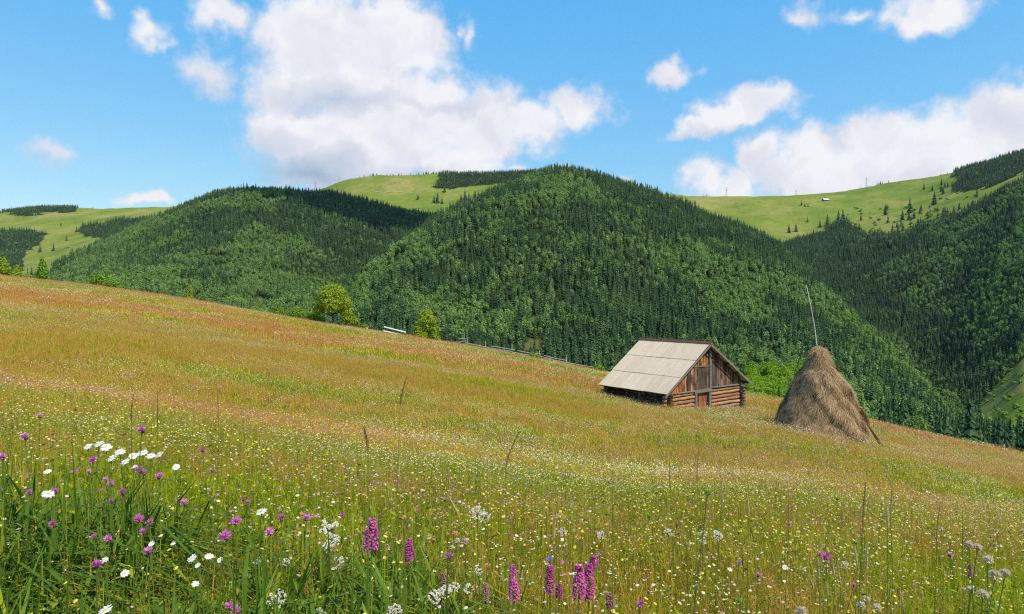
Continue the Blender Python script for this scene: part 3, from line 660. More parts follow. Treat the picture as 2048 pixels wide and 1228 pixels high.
# ------------------------------------------------------------------ pylons and far hut
m_metal = simple_mat('pylon_steel', (.22, .23, .25), .6)
def pylon(px, yb, hp, lab):
    t = np.interp(px, GX, KT[6]) - 10; h = hp * t / F; e = empty('pylon', ((px - CX) / F * t, t, float(ground_pt(px, t)) - .5), 0, lab, 'pylon'); m = MB(); r = .2
    for sx in (-1, 1):
        for sy in (-1, 1): m.tube([(sx * h * .09, sy * h * .09, 0), (sx * h * .025, sy * h * .025, h * .6), (0, 0, h)], r, 4)
    for k_ in range(6):
        z0 = h * k_ / 8; z1 = h * (k_ + 1) / 8; w0 = h * (.09 - .065 * min(1, k_ / 4.8)); w1 = h * (.09 - .065 * min(1, (k_ + 1) / 4.8))
        for sy in (-1, 1): m.tube([(-w0, sy * w0, z0), (w1, sy * w1, z1)], r * .6, 3); m.tube([(w0, sy * w0, z0), (-w1, sy * w1, z1)], r * .6, 3)
    m.obj('mast', m_metal, e)
    for zc, wd in ((.66, .16), (.78, .20), (.90, .14)):
        a_ = MB(); a_.tube([(-h * wd, 0, h * zc), (0, 0, h * (zc + .03)), (h * wd, 0, h * zc)], r * .8, 4); a_.tube([(-h * wd, 0, h * zc), (h * wd, 0, h * zc)], r * .6, 4); a_.obj('cross_arm', m_metal, e)
for a_ in ((631, 384, 22, 'faint lattice pylon on the skyline left of the central pasture'), (678, 372, 16, 'smaller faint pylon at the foot of the central pasture skyline'),
           (1453, 396, 22, 'leftmost lattice pylon on the right pasture skyline'), (1592, 394, 14, 'short lattice pylon near the middle of the right pasture skyline'), (1733, 380, 26, 'tall lattice pylon among the spruces on the right skyline')): pylon(*a_)
p = hit(1651, 402, 1500); e = empty('farm_hut', p, .25, 'tiny white roofed hut alone on the far right pasture', 'hut')
m = MB(); m.box(-11, 11, -5, 5, -1, 4); m.add([(-11, -5, 4), (-11, 5, 4), (-11, 0, 7.4)], [(0, 1, 2)]); m.add([(11, -5, 4), (11, 5, 4), (11, 0, 7.4)], [(0, 2, 1)]); m.obj('wall', simple_mat('hut_wood', (.12, .09, .06), .9), e)
m = MB()
for s_ in (-1, 1): m.add([(-12, s_ * 6.2, 3.1), (12, s_ * 6.2, 3.1), (12, 0, 7.6), (-12, 0, 7.6), (-12, s_ * 6.2, 3.5), (12, s_ * 6.2, 3.5), (12, 0, 8.0), (-12, 0, 8.0)], [(0,1,2,3),(4,5,6,7),(0,1,5,4),(3,2,6,7),(0,3,7,4),(1,2,6,5)])
m.obj('roof', simple_mat('hut_roof', (.75, .73, .7), .6), e)
m = MB(); m.box(-2, 2, -5.12, -5.0, -1, 2.6); m.obj('door', simple_mat('hut_door', (.06, .045, .03), .9), e)
# dirt track across the pastures, laid on the hill
def track(pts, wd, label):
    V = []; m = MB()
    P3 = [hit(px, py, 1200) for px, py in pts]
    for k_ in range(len(P3)):
        d = (P3[min(k_ + 1, len(P3) - 1)] - P3[max(k_ - 1, 0)]); n = Vector((-d.y, d.x, 0)).normalized() * wd
        for s_ in (-1, 1):
            q = P3[k_] + n * s_; V.append((q.x, q.y, float(ground(q.x, q.y)) + .8))
    m.add(V, [(2*k_, 2*k_+1, 2*k_+3, 2*k_+2) for k_ in range(len(P3) - 1)]); o = m.obj('dirt_track', simple_mat('track_dirt', (.34, .28, .14), .95, (.24, .23, .07), .05)); o['kind'] = 'structure'
track([(745 + 6 * k_, 383.5 + .25 * k_ + .6 * math.sin(k_)) for k_ in range(14)], 2.6, '')
track([(-60 + 10 * k_, 514 - .95 * k_ * 1.05 + .6 * math.sin(k_)) for k_ in range(22)], 3, '')

# ------------------------------------------------------------------ shed
m_logwood, nt = new_mat('weathered_logs')
t = N(nt, 'ShaderNodeTexCoord'); a = N(nt, 'ShaderNodeAttribute'); a.attribute_name = 'Col'
n1 = NOISE(nt, VM(nt, 'MULTIPLY', t.outputs['Object'], (1.2, 1.2, 22)), 2.2, 6, .65); n2 = NOISE(nt, t.outputs['Object'], 3.5, 5, .6)
c = MIX(nt, 1.0, RAMP(nt, n1, [(.32, (.30, .26, .24)), (.5, (.85, .85, .85)), (.7, (1.25, 1.2, 1.1))]), a.outputs['Color'], 'MULTIPLY')
c = MIX(nt, MAPR(nt, n2, .52, .7, 0, .75), c, (.26, .22, .18))
d = N(nt, 'ShaderNodeBsdfPrincipled'); nt.links.new(c, d.inputs['Base Color']); d.inputs['Roughness'].default_value = .8; d.inputs['Specular IOR Level'].default_value = .2
bp = N(nt, 'ShaderNodeBump'); bp.inputs['Strength'].default_value = .6; bp.inputs['Distance'].default_value = .02; nt.links.new(n1, bp.inputs['Height']); nt.links.new(bp.outputs[0], d.inputs['Normal']); out(nt, d.outputs[0])
m_plank, nt = new_mat('weathered_planks')
t = N(nt, 'ShaderNodeTexCoord'); a = N(nt, 'ShaderNodeAttribute'); a.attribute_name = 'Col'
n1 = NOISE(nt, VM(nt, 'MULTIPLY', t.outputs['Object'], (16, 16, .9)), 1.8, 6, .65); n2 = NOISE(nt, VM(nt, 'MULTIPLY', t.outputs['Object'], (5, 5, 1.0)), 1.1, 4, .6)
c = MIX(nt, 1.0, RAMP(nt, n1, [(.30, (.25, .22, .2)), (.48, (.9, .9, .9)), (.7, (1.35, 1.3, 1.2))]), a.outputs['Color'], 'MULTIPLY')
c = MIX(nt, MAPR(nt, n2, .46, .60, 0, .88), c, (.038, .030, .026))
d = N(nt, 'ShaderNodeBsdfPrincipled'); nt.links.new(c, d.inputs['Base Color']); d.inputs['Roughness'].default_value = .8; d.inputs['Specular IOR Level'].default_value = .2
bp = N(nt, 'ShaderNodeBump'); bp.inputs['Strength'].default_value = .6; bp.inputs['Distance'].default_value = .015; nt.links.new(n1, bp.inputs['Height']); nt.links.new(bp.outputs[0], d.inputs['Normal']); out(nt, d.outputs[0])
m_sheet, nt = new_mat('corrugated_sheet')
t = N(nt, 'ShaderNodeTexCoord'); a = N(nt, 'ShaderNodeAttribute'); a.attribute_name = 'Col'
n1 = NOISE(nt, VM(nt, 'MULTIPLY', t.outputs['Object'], (.6, 5, .6)), 1.6, 6, .7); n2 = NOISE(nt, t.outputs['Object'], 9, 5, .7)
c = RAMP(nt, n1, [(.3, (.49, .375, .26)), (.5, (.57, .445, .315)), (.7, (.62, .495, .365))]); c = MIX(nt, MAPR(nt, n2, .55, .8, 0, .3), c, (.33, .28, .23)); c = MIX(nt, 1.0, c, a.outputs['Color'], 'MULTIPLY')
d = N(nt, 'ShaderNodeBsdfPrincipled'); nt.links.new(c, d.inputs['Base Color']); d.inputs['Roughness'].default_value = .75; d.inputs['Specular IOR Level'].default_value = .25; out(nt, d.outputs[0])
m_grey = simple_mat('grey_timber', (.12, .098, .08), .85, (.24, .20, .165), 3, .4, stretch=(1, 1, 8))
m_ridge = simple_mat('rusty_ridge', (.12, .045, .035), .8, (.18, .075, .05), 5, .2)
m_darkwood = simple_mat('dark_timber', (.035, .026, .02), .9, (.07, .05, .035), 4, .3)

A = P(1335, 822, 38.0); ang = math.atan2(.545, .838)
shed = empty('log_shed', A, ang, 'small weathered log shed with grey corrugated roof and orange plank gable', 'shed')
W_, L_s = 5.96, 4.9; AP = 3.62; EL_, ER_ = .98, 1.22; OV = .46; WB = 1.02    # apex, eave heights, overhang, plate height
def roof_h(x): return EL_ + (x + OV) * (AP - EL_) / (W_ / 2 + OV) if x < W_ / 2 else ER_ + (W_ + OV - x) * (AP - ER_) / (W_ / 2 + OV)
rr = random.Random(3)
def log(m, p0, p1, r, col):
    m.cur = col; n = 9; p0 = Vector(p0); p1 = Vector(p1); pts = [p0.lerp(p1, i / n) + Vector((rr.uniform(-.02, .02), rr.uniform(-.02, .02), rr.uniform(-.018, .018))) for i in range(n + 1)]
    m.tube(pts, [r * rr.uniform(.9, 1.06) for _ in pts], 9)
OR = [(.46,.18,.065),(.56,.24,.09),(.40,.14,.06),(.30,.17,.11),(.46,.27,.16),(.34,.22,.15)]
RED = [(.42,.14,.06),(.46,.19,.08)]
fw = MB(); LR = .094; nlog = 9
def wall_logs(m, x0, x1, zt0, zt1, side_cols):
    for k_ in range(nlog):
        q0 = zt0 - .10 - k_ * .205; q1 = zt1 - .10 - k_ * .205; log(m, (x0, 0, q0 + rr.uniform(-.01, .01)), (x1, 0, q1 + rr.uniform(-.015, .015)), LR, side_cols[k_ % len(side_cols)])
wall_logs(fw, -.30, 2.05, .84, .93, [OR[4], OR[1], OR[3], OR[0], (.50,.34,.14), OR[5]])
wall_logs(fw, 3.32, W_ + .30, .98, 1.08, [OR[5], OR[1], OR[3], RED[1], OR[4], OR[5]])
fw.cur = (.03, .024, .02); fw.box(-.02, 2.05, .03, .10, -1.2, .86); fw.box(3.32, W_, .03, .10, -1.4, 1.05)
fw.obj('front_log_wall', m_logwood, shed, smooth=True)
m = MB()
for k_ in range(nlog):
    z = .74 - k_ * .205; log(m, (0, -.32, z + .1), (0, L_s + .3, z + .1), LR, (.05, .036, .028))  # near-black log colour carries the shade of this wall under its eave
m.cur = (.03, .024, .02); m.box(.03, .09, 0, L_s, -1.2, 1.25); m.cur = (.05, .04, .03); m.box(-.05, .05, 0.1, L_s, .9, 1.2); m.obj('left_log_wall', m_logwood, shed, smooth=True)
m = MB()
for k_ in range(nlog): z = .90 - k_ * .205; log(m, (W_, -.32, z + .1), (W_, L_s + .3, z + .1), LR, (.16, .12, .09))
m.cur = (.03, .024, .02); m.box(W_ - .09, W_ - .03, 0, L_s, -1.6, 1.5); m.obj('right_log_wall', m_logwood, shed, smooth=True)
m = MB()
for k_ in range(nlog): z = .84 - k_ * .205; log(m, (-.3, L_s, z), (W_ + .3, L_s, z), LR, (.16, .12, .09))
m.cur = (.06, .05, .04)
for k_ in range(30):
    x0 = k_ * W_ / 30; m.box(x0 + .005, x0 + W_ / 30 - .005, L_s - .02, L_s + .03, .8, min(roof_h(x0), roof_h(x0 + W_ / 30)) - .06)
m.obj('rear_wall', m_logwood, shed, smooth=False)
# plank gable
m = MB(); x = .02; k_ = 0
while x < W_ - .03:
    wd = rr.uniform(.13, .21); x1 = min(x + wd, W_ - .02); q = x / W_
    if q < .18: col = rr.choice([(.62,.19,.04),(.50,.15,.04),(.36,.11,.04),(.58,.24,.07)])
    elif q < .34: col = rr.choice([(.42,.16,.07),(.26,.12,.065),(.14,.08,.05),(.48,.25,.12)])
    elif q < .52: col = rr.choice([(.13,.085,.06),(.28,.16,.09),(.10,.07,.05),(.34,.16,.08)])
    else: col = rr.choice([(.13,.085,.06),(.20,.13,.09),(.09,.065,.05),(.34,.15,.07),(.22,.14,.10)])
    g_ = .012; zb = .86 + .12 * q; hz = 2.28 if 1.45 < x < 3.15 else None
    h0, h1 = roof_h(x + g_) - .07, roof_h(x1) - .07; yy = -.035 + rr.uniform(-.012, .012); thk = .03
    def plank(xa, xb, z0a, z0b, z1a, z1b, col, y):
        m.cur = col; V = [(xa, y, z0a), (xb, y, z0b), (xb, y + thk, z0b), (xa, y + thk, z0a), (xa, y, z1a), (xb, y, z1b), (xb, y + thk, z1b), (xa, y + thk, z1a)]
        m.add(V, [(3,2,1,0),(4,5,6,7),(0,1,5,4),(1,2,6,5),(2,3,7,6),(3,0,4,7)])
    b0 = zb + rr.uniform(-.04, .03)
    if hz and min(h0, h1) > hz + .1:
        plank(x + g_, x1, b0, b0, hz, hz, col, yy - .03); up = rr.choice([(.55,.22,.06),(.48,.18,.05),(.38,.16,.07),(.56,.30,.12)]) if x < 2.95 else col
        plank(x + g_, x1, hz + .03, hz + .03, h0, h1, up, yy)
    elif min(h0, h1) > b0: plank(x + g_, x1, b0, b0, h0, h1, col, yy)
    x = x1
m.cur = (.015, .012, .01); m.add([(0, .02, .8), (W_, .02, .9), (W_, .02, roof_h(W_) - .08), (W_/2, .02, AP - .1), (0, .02, roof_h(0) - .08), (0, .04, .8), (W_, .04, .9), (W_, .04, roof_h(W_) - .08), (W_/2, .04, AP - .1), (0, .04, roof_h(0) - .08)], [(0,1,2,3,4),(9,8,7,6,5),(0,5,6,1),(1,6,7,2),(2,7,8,3),(3,8,9,4),(4,9,5,0)])
m.obj('plank_gable', m_plank, shed)
m = MB(); m.box(3.22, 3.31, -.12, -.075, .98, 3.25); m.box(1.45, 3.2, -.105, -.072, 2.28, 2.33); m.obj('gable_batten', m_grey, shed)
m = MB(); m.box(3.34, 3.42, -.115, -.07, .98, 3.1); m.obj('gable_batten', m_grey, shed)
dr = MB(); x = 2.2
while x < 3.16: x1 = min(x + rr.uniform(.11, .17), 3.18); dr.cur = rr.choice([(.30,.09,.04),(.40,.12,.05),(.46,.20,.09),(.20,.08,.05)]); dr.box(x + .006, x1, .015, .05, -.85, .80); x = x1
dro = dr.obj('door', m_plank, shed); m = MB(); m.tube([(3.08, -.01, .1), (3.08, -.04, .13), (3.08, -.04, .27), (3.08, -.01, .3)], .012, 5); m.obj('handle', m_ridge, dro)
fr = MB(); fr.box(2.05, 2.2, -.13, .06, -1.2, .82); fr.box(3.18, 3.34, -.13, .06, -1.2, .86)
fr.add([(1.98, -.15, .82), (3.4, -.15, .87), (3.4, .06, .87), (1.98, .06, .82), (1.98, -.15, .99), (3.4, -.15, 1.05), (3.4, .06, 1.05), (1.98, .06, .99)], [(3,2,1,0),(4,5,6,7),(0,1,5,4),(1,2,6,5),(2,3,7,6),(3,0,4,7)])
fr.obj('door_frame', m_grey, shed)
# beam along the gable foot
m = MB(); m.tube([(-.28, -.10, .90), (1.5, -.11, .93), (3, -.11, .98)], .05, 7); m.tube([(3.3, -.11, 1.06), (W_ + .25, -.10, 1.12)], .055, 7); m.obj('wall_plate', m_grey, shed, smooth=True)
# roof: corrugated sheets, three overlapping courses each side
Y0, Y1 = -.42, L_s + .35
def roof_side(m, side, courses):
    ex = -OV if side < 0 else W_ + OV; eh = EL_ if side < 0 else ER_; ax = W_ / 2; ys_ = np.linspace(Y0, Y1, 241); nsh = 6
    for ci in range(courses):
        q0 = ci / courses - (.02 if ci else 0); q1 = (ci + 1) / courses
        for sh in range(nsh):
            ya, yb = Y0 + (Y1 - Y0) * sh / nsh, Y0 + (Y1 - Y0) * (sh + 1) / nsh + .03; n = 42; tone = rr.uniform(.93, 1.04); lift = (.016 * (courses - ci) * 0 + (.011 if ci % 1 == 0 else 0) * ci) ; sk = rr.uniform(-.008, .008)
            if side < 0 and sh >= nsh - 1: tone *= 1.05
            m.cur = (tone, tone, tone * 1.01); V = []; Fs = []; sh_lift = .006 * (sh % 2)
            for row, q in enumerate((q0, (q0 + q1) / 2, q1)):
                x = ex + (ax - ex) * q; z = eh + (AP - eh) * q + lift + sh_lift + (-.016 if row == 2 and ci < courses - 1 else 0)
                for j in range(n + 1):
                    y = ya + (min(yb, Y1) - ya) * j / n; co = .014 * math.cos((y - Y0) / .088 * 2 * math.pi / 1.0); V.append((x + (sk if row == 0 else 0) * (1 if ci else 3), y, z + co))
            N0 = len(V); V += [(a_, b_, c_ - .012) for a_, b_, c_ in V]
            for row in range(2):
                for j in range(n): a_ = row * (n + 1) + j; Fs.append((a_, a_ + 1, a_ + n + 2, a_ + n + 1)); Fs.append((N0 + a_, N0 + a_ + n + 1, N0 + a_ + n + 2, N0 + a_ + 1))
            for j in range(n): Fs.append((j, N0 + j, N0 + j + 1, j + 1))
            for row in range(2):
                a_ = row * (n + 1); Fs.append((a_, a_ + n + 1, N0 + a_ + n + 1, N0 + a_)); a_ += n; Fs.append((a_, N0 + a_, N0 + a_ + n + 1, a_ + n + 1))
            m.add(V, Fs)
rf = MB(); roof_side(rf, -1, 3); roof_side(rf, 1, 3); roof = rf.obj('roof', m_sheet, shed)
m = MB()
for j in range(60):
    ya = Y0 - .02 + (Y1 - Y0 + .04) * j / 60; yb = Y0 - .02 + (Y1 - Y0 + .04) * (j + 1) / 60; dz = .012 * (j % 2)
    m.add([(W_/2 - .13, ya, AP - .03 + dz), (W_/2, ya, AP + .09 + dz), (W_/2 + .13, ya, AP - .03 + dz), (W_/2 - .13, yb, AP - .03 + dz), (W_/2, yb, AP + .09 + dz), (W_/2 + .13, yb, AP - .03 + dz)], [(0,1,4,3),(1,2,5,4),(0,2,1),(3,4,5)])
m.obj('ridge_cap', m_ridge, roof)
for side in (-1, 1):
    ex = -OV if side < 0 else W_ + OV; eh = EL_ if side < 0 else ER_; m = MB(); e2 = ex + (.12 if side > 0 else -.12); 
    sl_ = (AP - eh) / (W_ / 2 - ex) if side < 0 else (AP - eh) / (ex - W_ / 2)
    xa, xb = ex - .14 * (1 if side < 0 else -1), W_ / 2 + (.10 if side < 0 else -.02)
    za, zb_ = eh - .14 * sl_, AP + (-.02 if side < 0 else -.02)
    if side < 0: zb_ = AP + .06
    m.add([(xa, Y0 - .03, za - .13), (xb, Y0 - .03, zb_ - .13), (xb, Y0, zb_ - .13), (xa, Y0, za - .13), (xa, Y0 - .03, za - .01), (xb, Y0 - .03, zb_ - .01), (xb, Y0, zb_ - .01), (xa, Y0, za - .01)], [(3,2,1,0),(4,5,6,7),(0,1,5,4),(1,2,6,5),(2,3,7,6),(3,0,4,7)])
    m.obj('barge_board', m_grey, roof)
for k_ in range(5):                      # rafters and purlins seen under the overhang
    for side in (-1, 1):
        q = (.02, .28, .52, .76, .96)[k_]; ex = -OV if side < 0 else W_ + OV; eh = EL_ if side < 0 else ER_; x = ex + (W_ / 2 - ex) * q; z = eh + (AP - eh) * q - .075
        m = MB(); m.tube([(x, Y0 + .03, z), (x, Y1 - .05, z)], .045, 6); m.obj('purlin', m_darkwood, roof)

# ------------------------------------------------------------------ haystack
m_hay, nt = new_mat('hay')
geo = N(nt, 'ShaderNodeNewGeometry'); t = N(nt, 'ShaderNodeTexCoord')
n1 = NOISE(nt, t.outputs['Object'], 2.2, 5, .6); isl = geo.outputs['Random Per Island']
c = RAMP(nt, isl, [(0, (.18, .095, .045)), (.4, (.42, .26, .13)), (.75, (.62, .42, .22)), (1, (.80, .60, .35))])
c = MIX(nt, MAPR(nt, n1, .48, .68, 0, .6), c, (.18, .10, .06))
d = N(nt, 'ShaderNodeBsdfPrincipled'); nt.links.new(c, d.inputs['Base Color']); d.inputs['Roughness'].default_value = .75; d.inputs['Specular IOR Level'].default_value = .2
tr = N(nt, 'ShaderNodeBsdfTranslucent'); nt.links.new(c, tr.inputs[0]); mx = N(nt, 'ShaderNodeMixShader'); mx.inputs[0].default_value = .15
nt.links.new(d.outputs[0], mx.inputs[1]); nt.links.new(tr.outputs[0], mx.inputs[2]); out(nt, mx.outputs[0])
m_core = simple_mat('hay_core', (.10, .06, .035), .95, (.20, .12, .07), 12, .6)
HB = P(1639, 863, 33.0); gz = float(ground(HB.x, HB.y)); print('hay base', HB.z, gz); 
PROF = [(4.12,.02),(4.08,.13),(3.95,.25),(3.7,.38),(3.4,.50),(3.05,.62),(2.92,.74),(2.6,.97),(2.2,1.18),(1.8,1.34),(1.4,1.52),(1.0,1.70),(.6,1.88),(.3,2.0),(0,2.06),(-.5,2.06)]
pz = np.array([p_[0] for p_ in PROF])[::-1]; pr_ = np.array([p_[1] for p_ in PROF])[::-1]
hay = empty('haystack', HB, 0, 'tall conical brown haystack with a thin pale pole rising from its top', 'haystack')
def hay_r(th, z):
    r = np.interp(z, pz, pr_); return r * (1 + .06 * np.sin(2 * th + z * 1.1 + 1) + .04 * np.sin(5 * th + z * 2.7) + .035 * np.sin(7 * th - z * 3) + .03 * np.sin(11 * th + 5 * z)) + .025 * np.sin(z * 5 + 3 * th + 1.3 * np.sin(2 * th))
nz, nth = 70, 72; V = []
for z in np.linspace(-.5, 4.08, nz):
    th = np.linspace(0, 2 * np.pi, nth, endpoint=False); r = hay_r(th, z) - .05; r = np.maximum(r, .02)
    V.append(np.stack([r * np.cos(th) - .03 * (z - 2), r * np.sin(th), np.full(nth, z)], 1))
V = np.concatenate(V); Fq = [(i * nth + j, i * nth + (j + 1) % nth, (i + 1) * nth + (j + 1) % nth, (i + 1) * nth + j) for i in range(nz - 1) for j in range(nth)]
core = mesh_np('hay_body', V, Fq, m_core, hay, smooth=True)
hay.scale = (.96, .96, .985)
g2 = np.random.default_rng(9); n = 90000
z = 4.15 * (1 - g2.random(n) ** .62) ; z = np.clip(z + g2.normal(0, .05, n), -.2, 4.12); th = g2.random(n) * 2 * np.pi; r = hay_r(th, z); ln = g2.uniform(.15, .62, n); wdt = g2.uniform(.0022, .006, n)
clump = np.sin(th * 9 + z * 4) + np.sin(th * 17 - z * 7); wind = g2.normal(0, .34, n) + .35 * clump
slope = (hay_r(th, z - .15) - hay_r(th, z + .15)) / .3
er = np.stack([np.cos(th), np.sin(th), 0 * th], 1); et = np.stack([-np.sin(th), np.cos(th), 0 * th], 1)
down = er * slope[:, None] - np.array([0, 0, 1.0]); down /= np.linalg.norm(down, axis=1)[:, None]; nor = np.cross(et, down); nor *= np.sign((nor * er).sum(1))[:, None]
dirn = down * np.cos(wind)[:, None] + et * np.sin(wind)[:, None]; side = np.cross(dirn, nor)
p0 = er * (r - .03)[:, None] + np.stack([-.03 * (z - 2), 0 * z, z], 1); lift = g2.uniform(.0, .07, n)[:, None] * (1 + 1.2 * (g2.random(n) > .93))[:, None]
p1 = p0 + dirn * (ln * .5)[:, None] + nor * (lift + .03); p2 = p0 + dirn * ln[:, None] + nor * lift * 1.3; s_ = side * wdt[:, None]
Vq = np.stack([p0 - s_, p0 + s_, p1 + s_, p1 - s_, p2], 1).reshape(-1, 3)
i0 = np.arange(n) * 5; Fq = np.concatenate([np.stack([i0, i0 + 1, i0 + 2, i0 + 3], 1)]); Ft = np.stack([i0 + 3, i0 + 2, i0 + 4, i0 + 4], 1)
me = bpy.data.meshes.new('hay_strands'); me.from_pydata(Vq.tolist(), [], [tuple(f) for f in Fq.tolist()] + [tuple(f[:3]) for f in Ft.tolist()]); me.materials.append(m_hay)
o = bpy.data.objects.new('hay_strands', me); C.objects.link(o); o.parent = hay
m_pole = simple_mat('bleached_pole', (.36, .34, .30), .7, (.52, .50, .45), 4)
m = MB(); m.tube([(-.10, 0, 2.5), (-.12, 0, 4.0), (-.26, 0, 5.1), (-.45, 0, 6.1), (-.64, 0, 7.0)], [.04, .032, .026, .021, .013], 6); m.obj('centre_pole', m_pole, hay, smooth=True)
for dx, dy in ((0, 0), (.14, -.35)):
    m = MB(); a_ = Vector((1.62 - dx * .5, -.35 + dy, 1.15)); b_ = Vector((2.98 - dx * 2.2, -.5 + dy, -.25)); b_.z = float(ground(HB.x + b_.x, HB.y + b_.y)) - HB.z + .0; m.tube([a_, b_], .028, 6); m.obj('prop_pole', m_darkwood, hay)

# ------------------------------------------------------------------ fences
m_fence = simple_mat('silver_fence_wood', (.38, .35, .30), .85, (.58, .54, .48), 3, .3, stretch=(1, 1, 6))
m_white = simple_mat('bleached_rail', (.62, .60, .56), .8, (.75, .73, .70), 2, .2)
def edge_z(px, t): return float(ground_pt(px, t))
FZ = [(928,22,0),(934,16,2),(971,14,0),(1024,17,0),(1079,16,0),(1133,16,0),(1191,16,0)]
fn = empty('rail_fence', P(1060, 716, 96), 0, 'broken grey pole fence along the meadow edge left of the shed', 'fence'); fb = fn.location
def to_f(px, h, t): return Vector(((px - CX) / F * t, t, edge_z(px, t) + h + .32)) - fb
def Df(px): return float(np.interp(px, GX, EDGE_D)) - 4
for px, hp, ln in FZ:
    t = Df(px); m = MB(); h = hp * t / F + .18; m.tube([to_f(px, -.4, t), to_f(px + ln, h, t)], [.055, .04], 6); m.obj('post', m_fence, fn)
for a_, b_, ha, hb in ((905,936,.15,.75),(930,975,.42,.30),(975,1024,.25,.30),(985,1030,.55,.62),(1024,1082,.22,.45),(1035,1082,.6,.72),(1079,1135,.42,.30),(1088,1133,.65,.60),(1133,1192,.35,.42),(1190,1215,.35,.1),(918,932,.9,1.0)):
    m = MB(); ta, tb = Df(a_) - .1, Df(b_) - .1; m.tube([to_f(a_, ha, ta), to_f((a_ + b_) / 2, (ha + hb) / 2 - .04, (ta + tb) / 2), to_f(b_, hb, tb)], .045, 6); m.obj('rail', m_fence, fn)
wf = empty('white_rail_fence', P(790, 665, 104), 0, 'two bleached white rails on posts left of the small bright tree', 'fence'); fb = wf.location
for px in (772, 806):
    m = MB(); t = 104; m.tube([to_f(px, -.4, t), to_f(px, .62, t)], .07, 6); m.obj('post', m_darkwood, wf)
for (a_, b_, ya, yb) in ((768, 812, 658, 669), (767, 810, 663, 673)):
    m = MB(); t = 103.8; d0 = P(a_, ya - (4 if ya < 660 else 1), t) - fb; d1 = P(b_, yb - (4 if ya < 660 else 1), t) - fb; m.tube([d0, d1], .12, 7); m.obj('rail', m_white, wf)
gf = empty('grey_rail_fence', P(720, 655, 106), 0, 'low grey rail with one short white post right of the round tree', 'fence'); fb = gf.location
m = MB(); m.tube([P(695, 653, 106) - fb, P(735, 660, 106) - fb], .08, 6); m.obj('rail', m_fence, gf)
m = MB(); m.tube([P(734, 664, 106) - fb, P(734, 655, 106) - fb], .1, 6); m.obj('post', m_white, gf)
for px, hp, t, lab in ((1806, 14, 60, 'lone thin grey post on the meadow edge right of the haystack'), (2008, 14, 51, 'short pale post near the right end of the meadow edge')):
    e = empty('fence_post', (((px - CX) / F * t), t, edge_z(px, t)), 0, lab, 'post'); m = MB(); m.tube([(0, 0, -.3), (.01, 0, hp * t / F + .25)], [.05, .04], 6); m.obj('stake', m_fence, e); m = MB(); m.tube([(-.06, -.03, hp * t / F + .12), (.06, -.05, hp * t / F + .14)], .012, 4); m.obj('wire_loop', m_metal, e)

# ------------------------------------------------------------------ meadow vegetation
m_g_green = leaf_mat('grass_green', (.22, .29, .010), (.43, .45, .024), .45, .55, 1.2, spec=.08)
m_g_yel = leaf_mat('grass_yellow', (.50, .43, .022), (.72, .60, .05), .45, .55, .5, spec=.08)
m_g_dry = leaf_mat('grass_dry', (.56, .26, .06), (.74, .41, .12), .4, .6, .35, spec=.08)
m_g_lush = leaf_mat('grass_lush', (.050, .105, .010), (.18, .28, .028), .4, .5, 1.5, spec=.12)
m_fl = [leaf_mat('petals_' + n_, a_, b_, .3, .6) for n_, a_, b_ in (('white', (.84, .70, .44), (.88, .80, .66)), ('yellow', (.82, .62, .02), (.86, .72, .12)), ('mauve', (.62, .30, .38), (.82, .56, .52)), ('orange', (.72, .30, .04), (.56, .22, .08)), ('magenta', (.55, .08, .35), (.62, .16, .45)))]
VEG = [m_g_green, m_g_yel, m_g_dry, m_g_lush] + m_fl
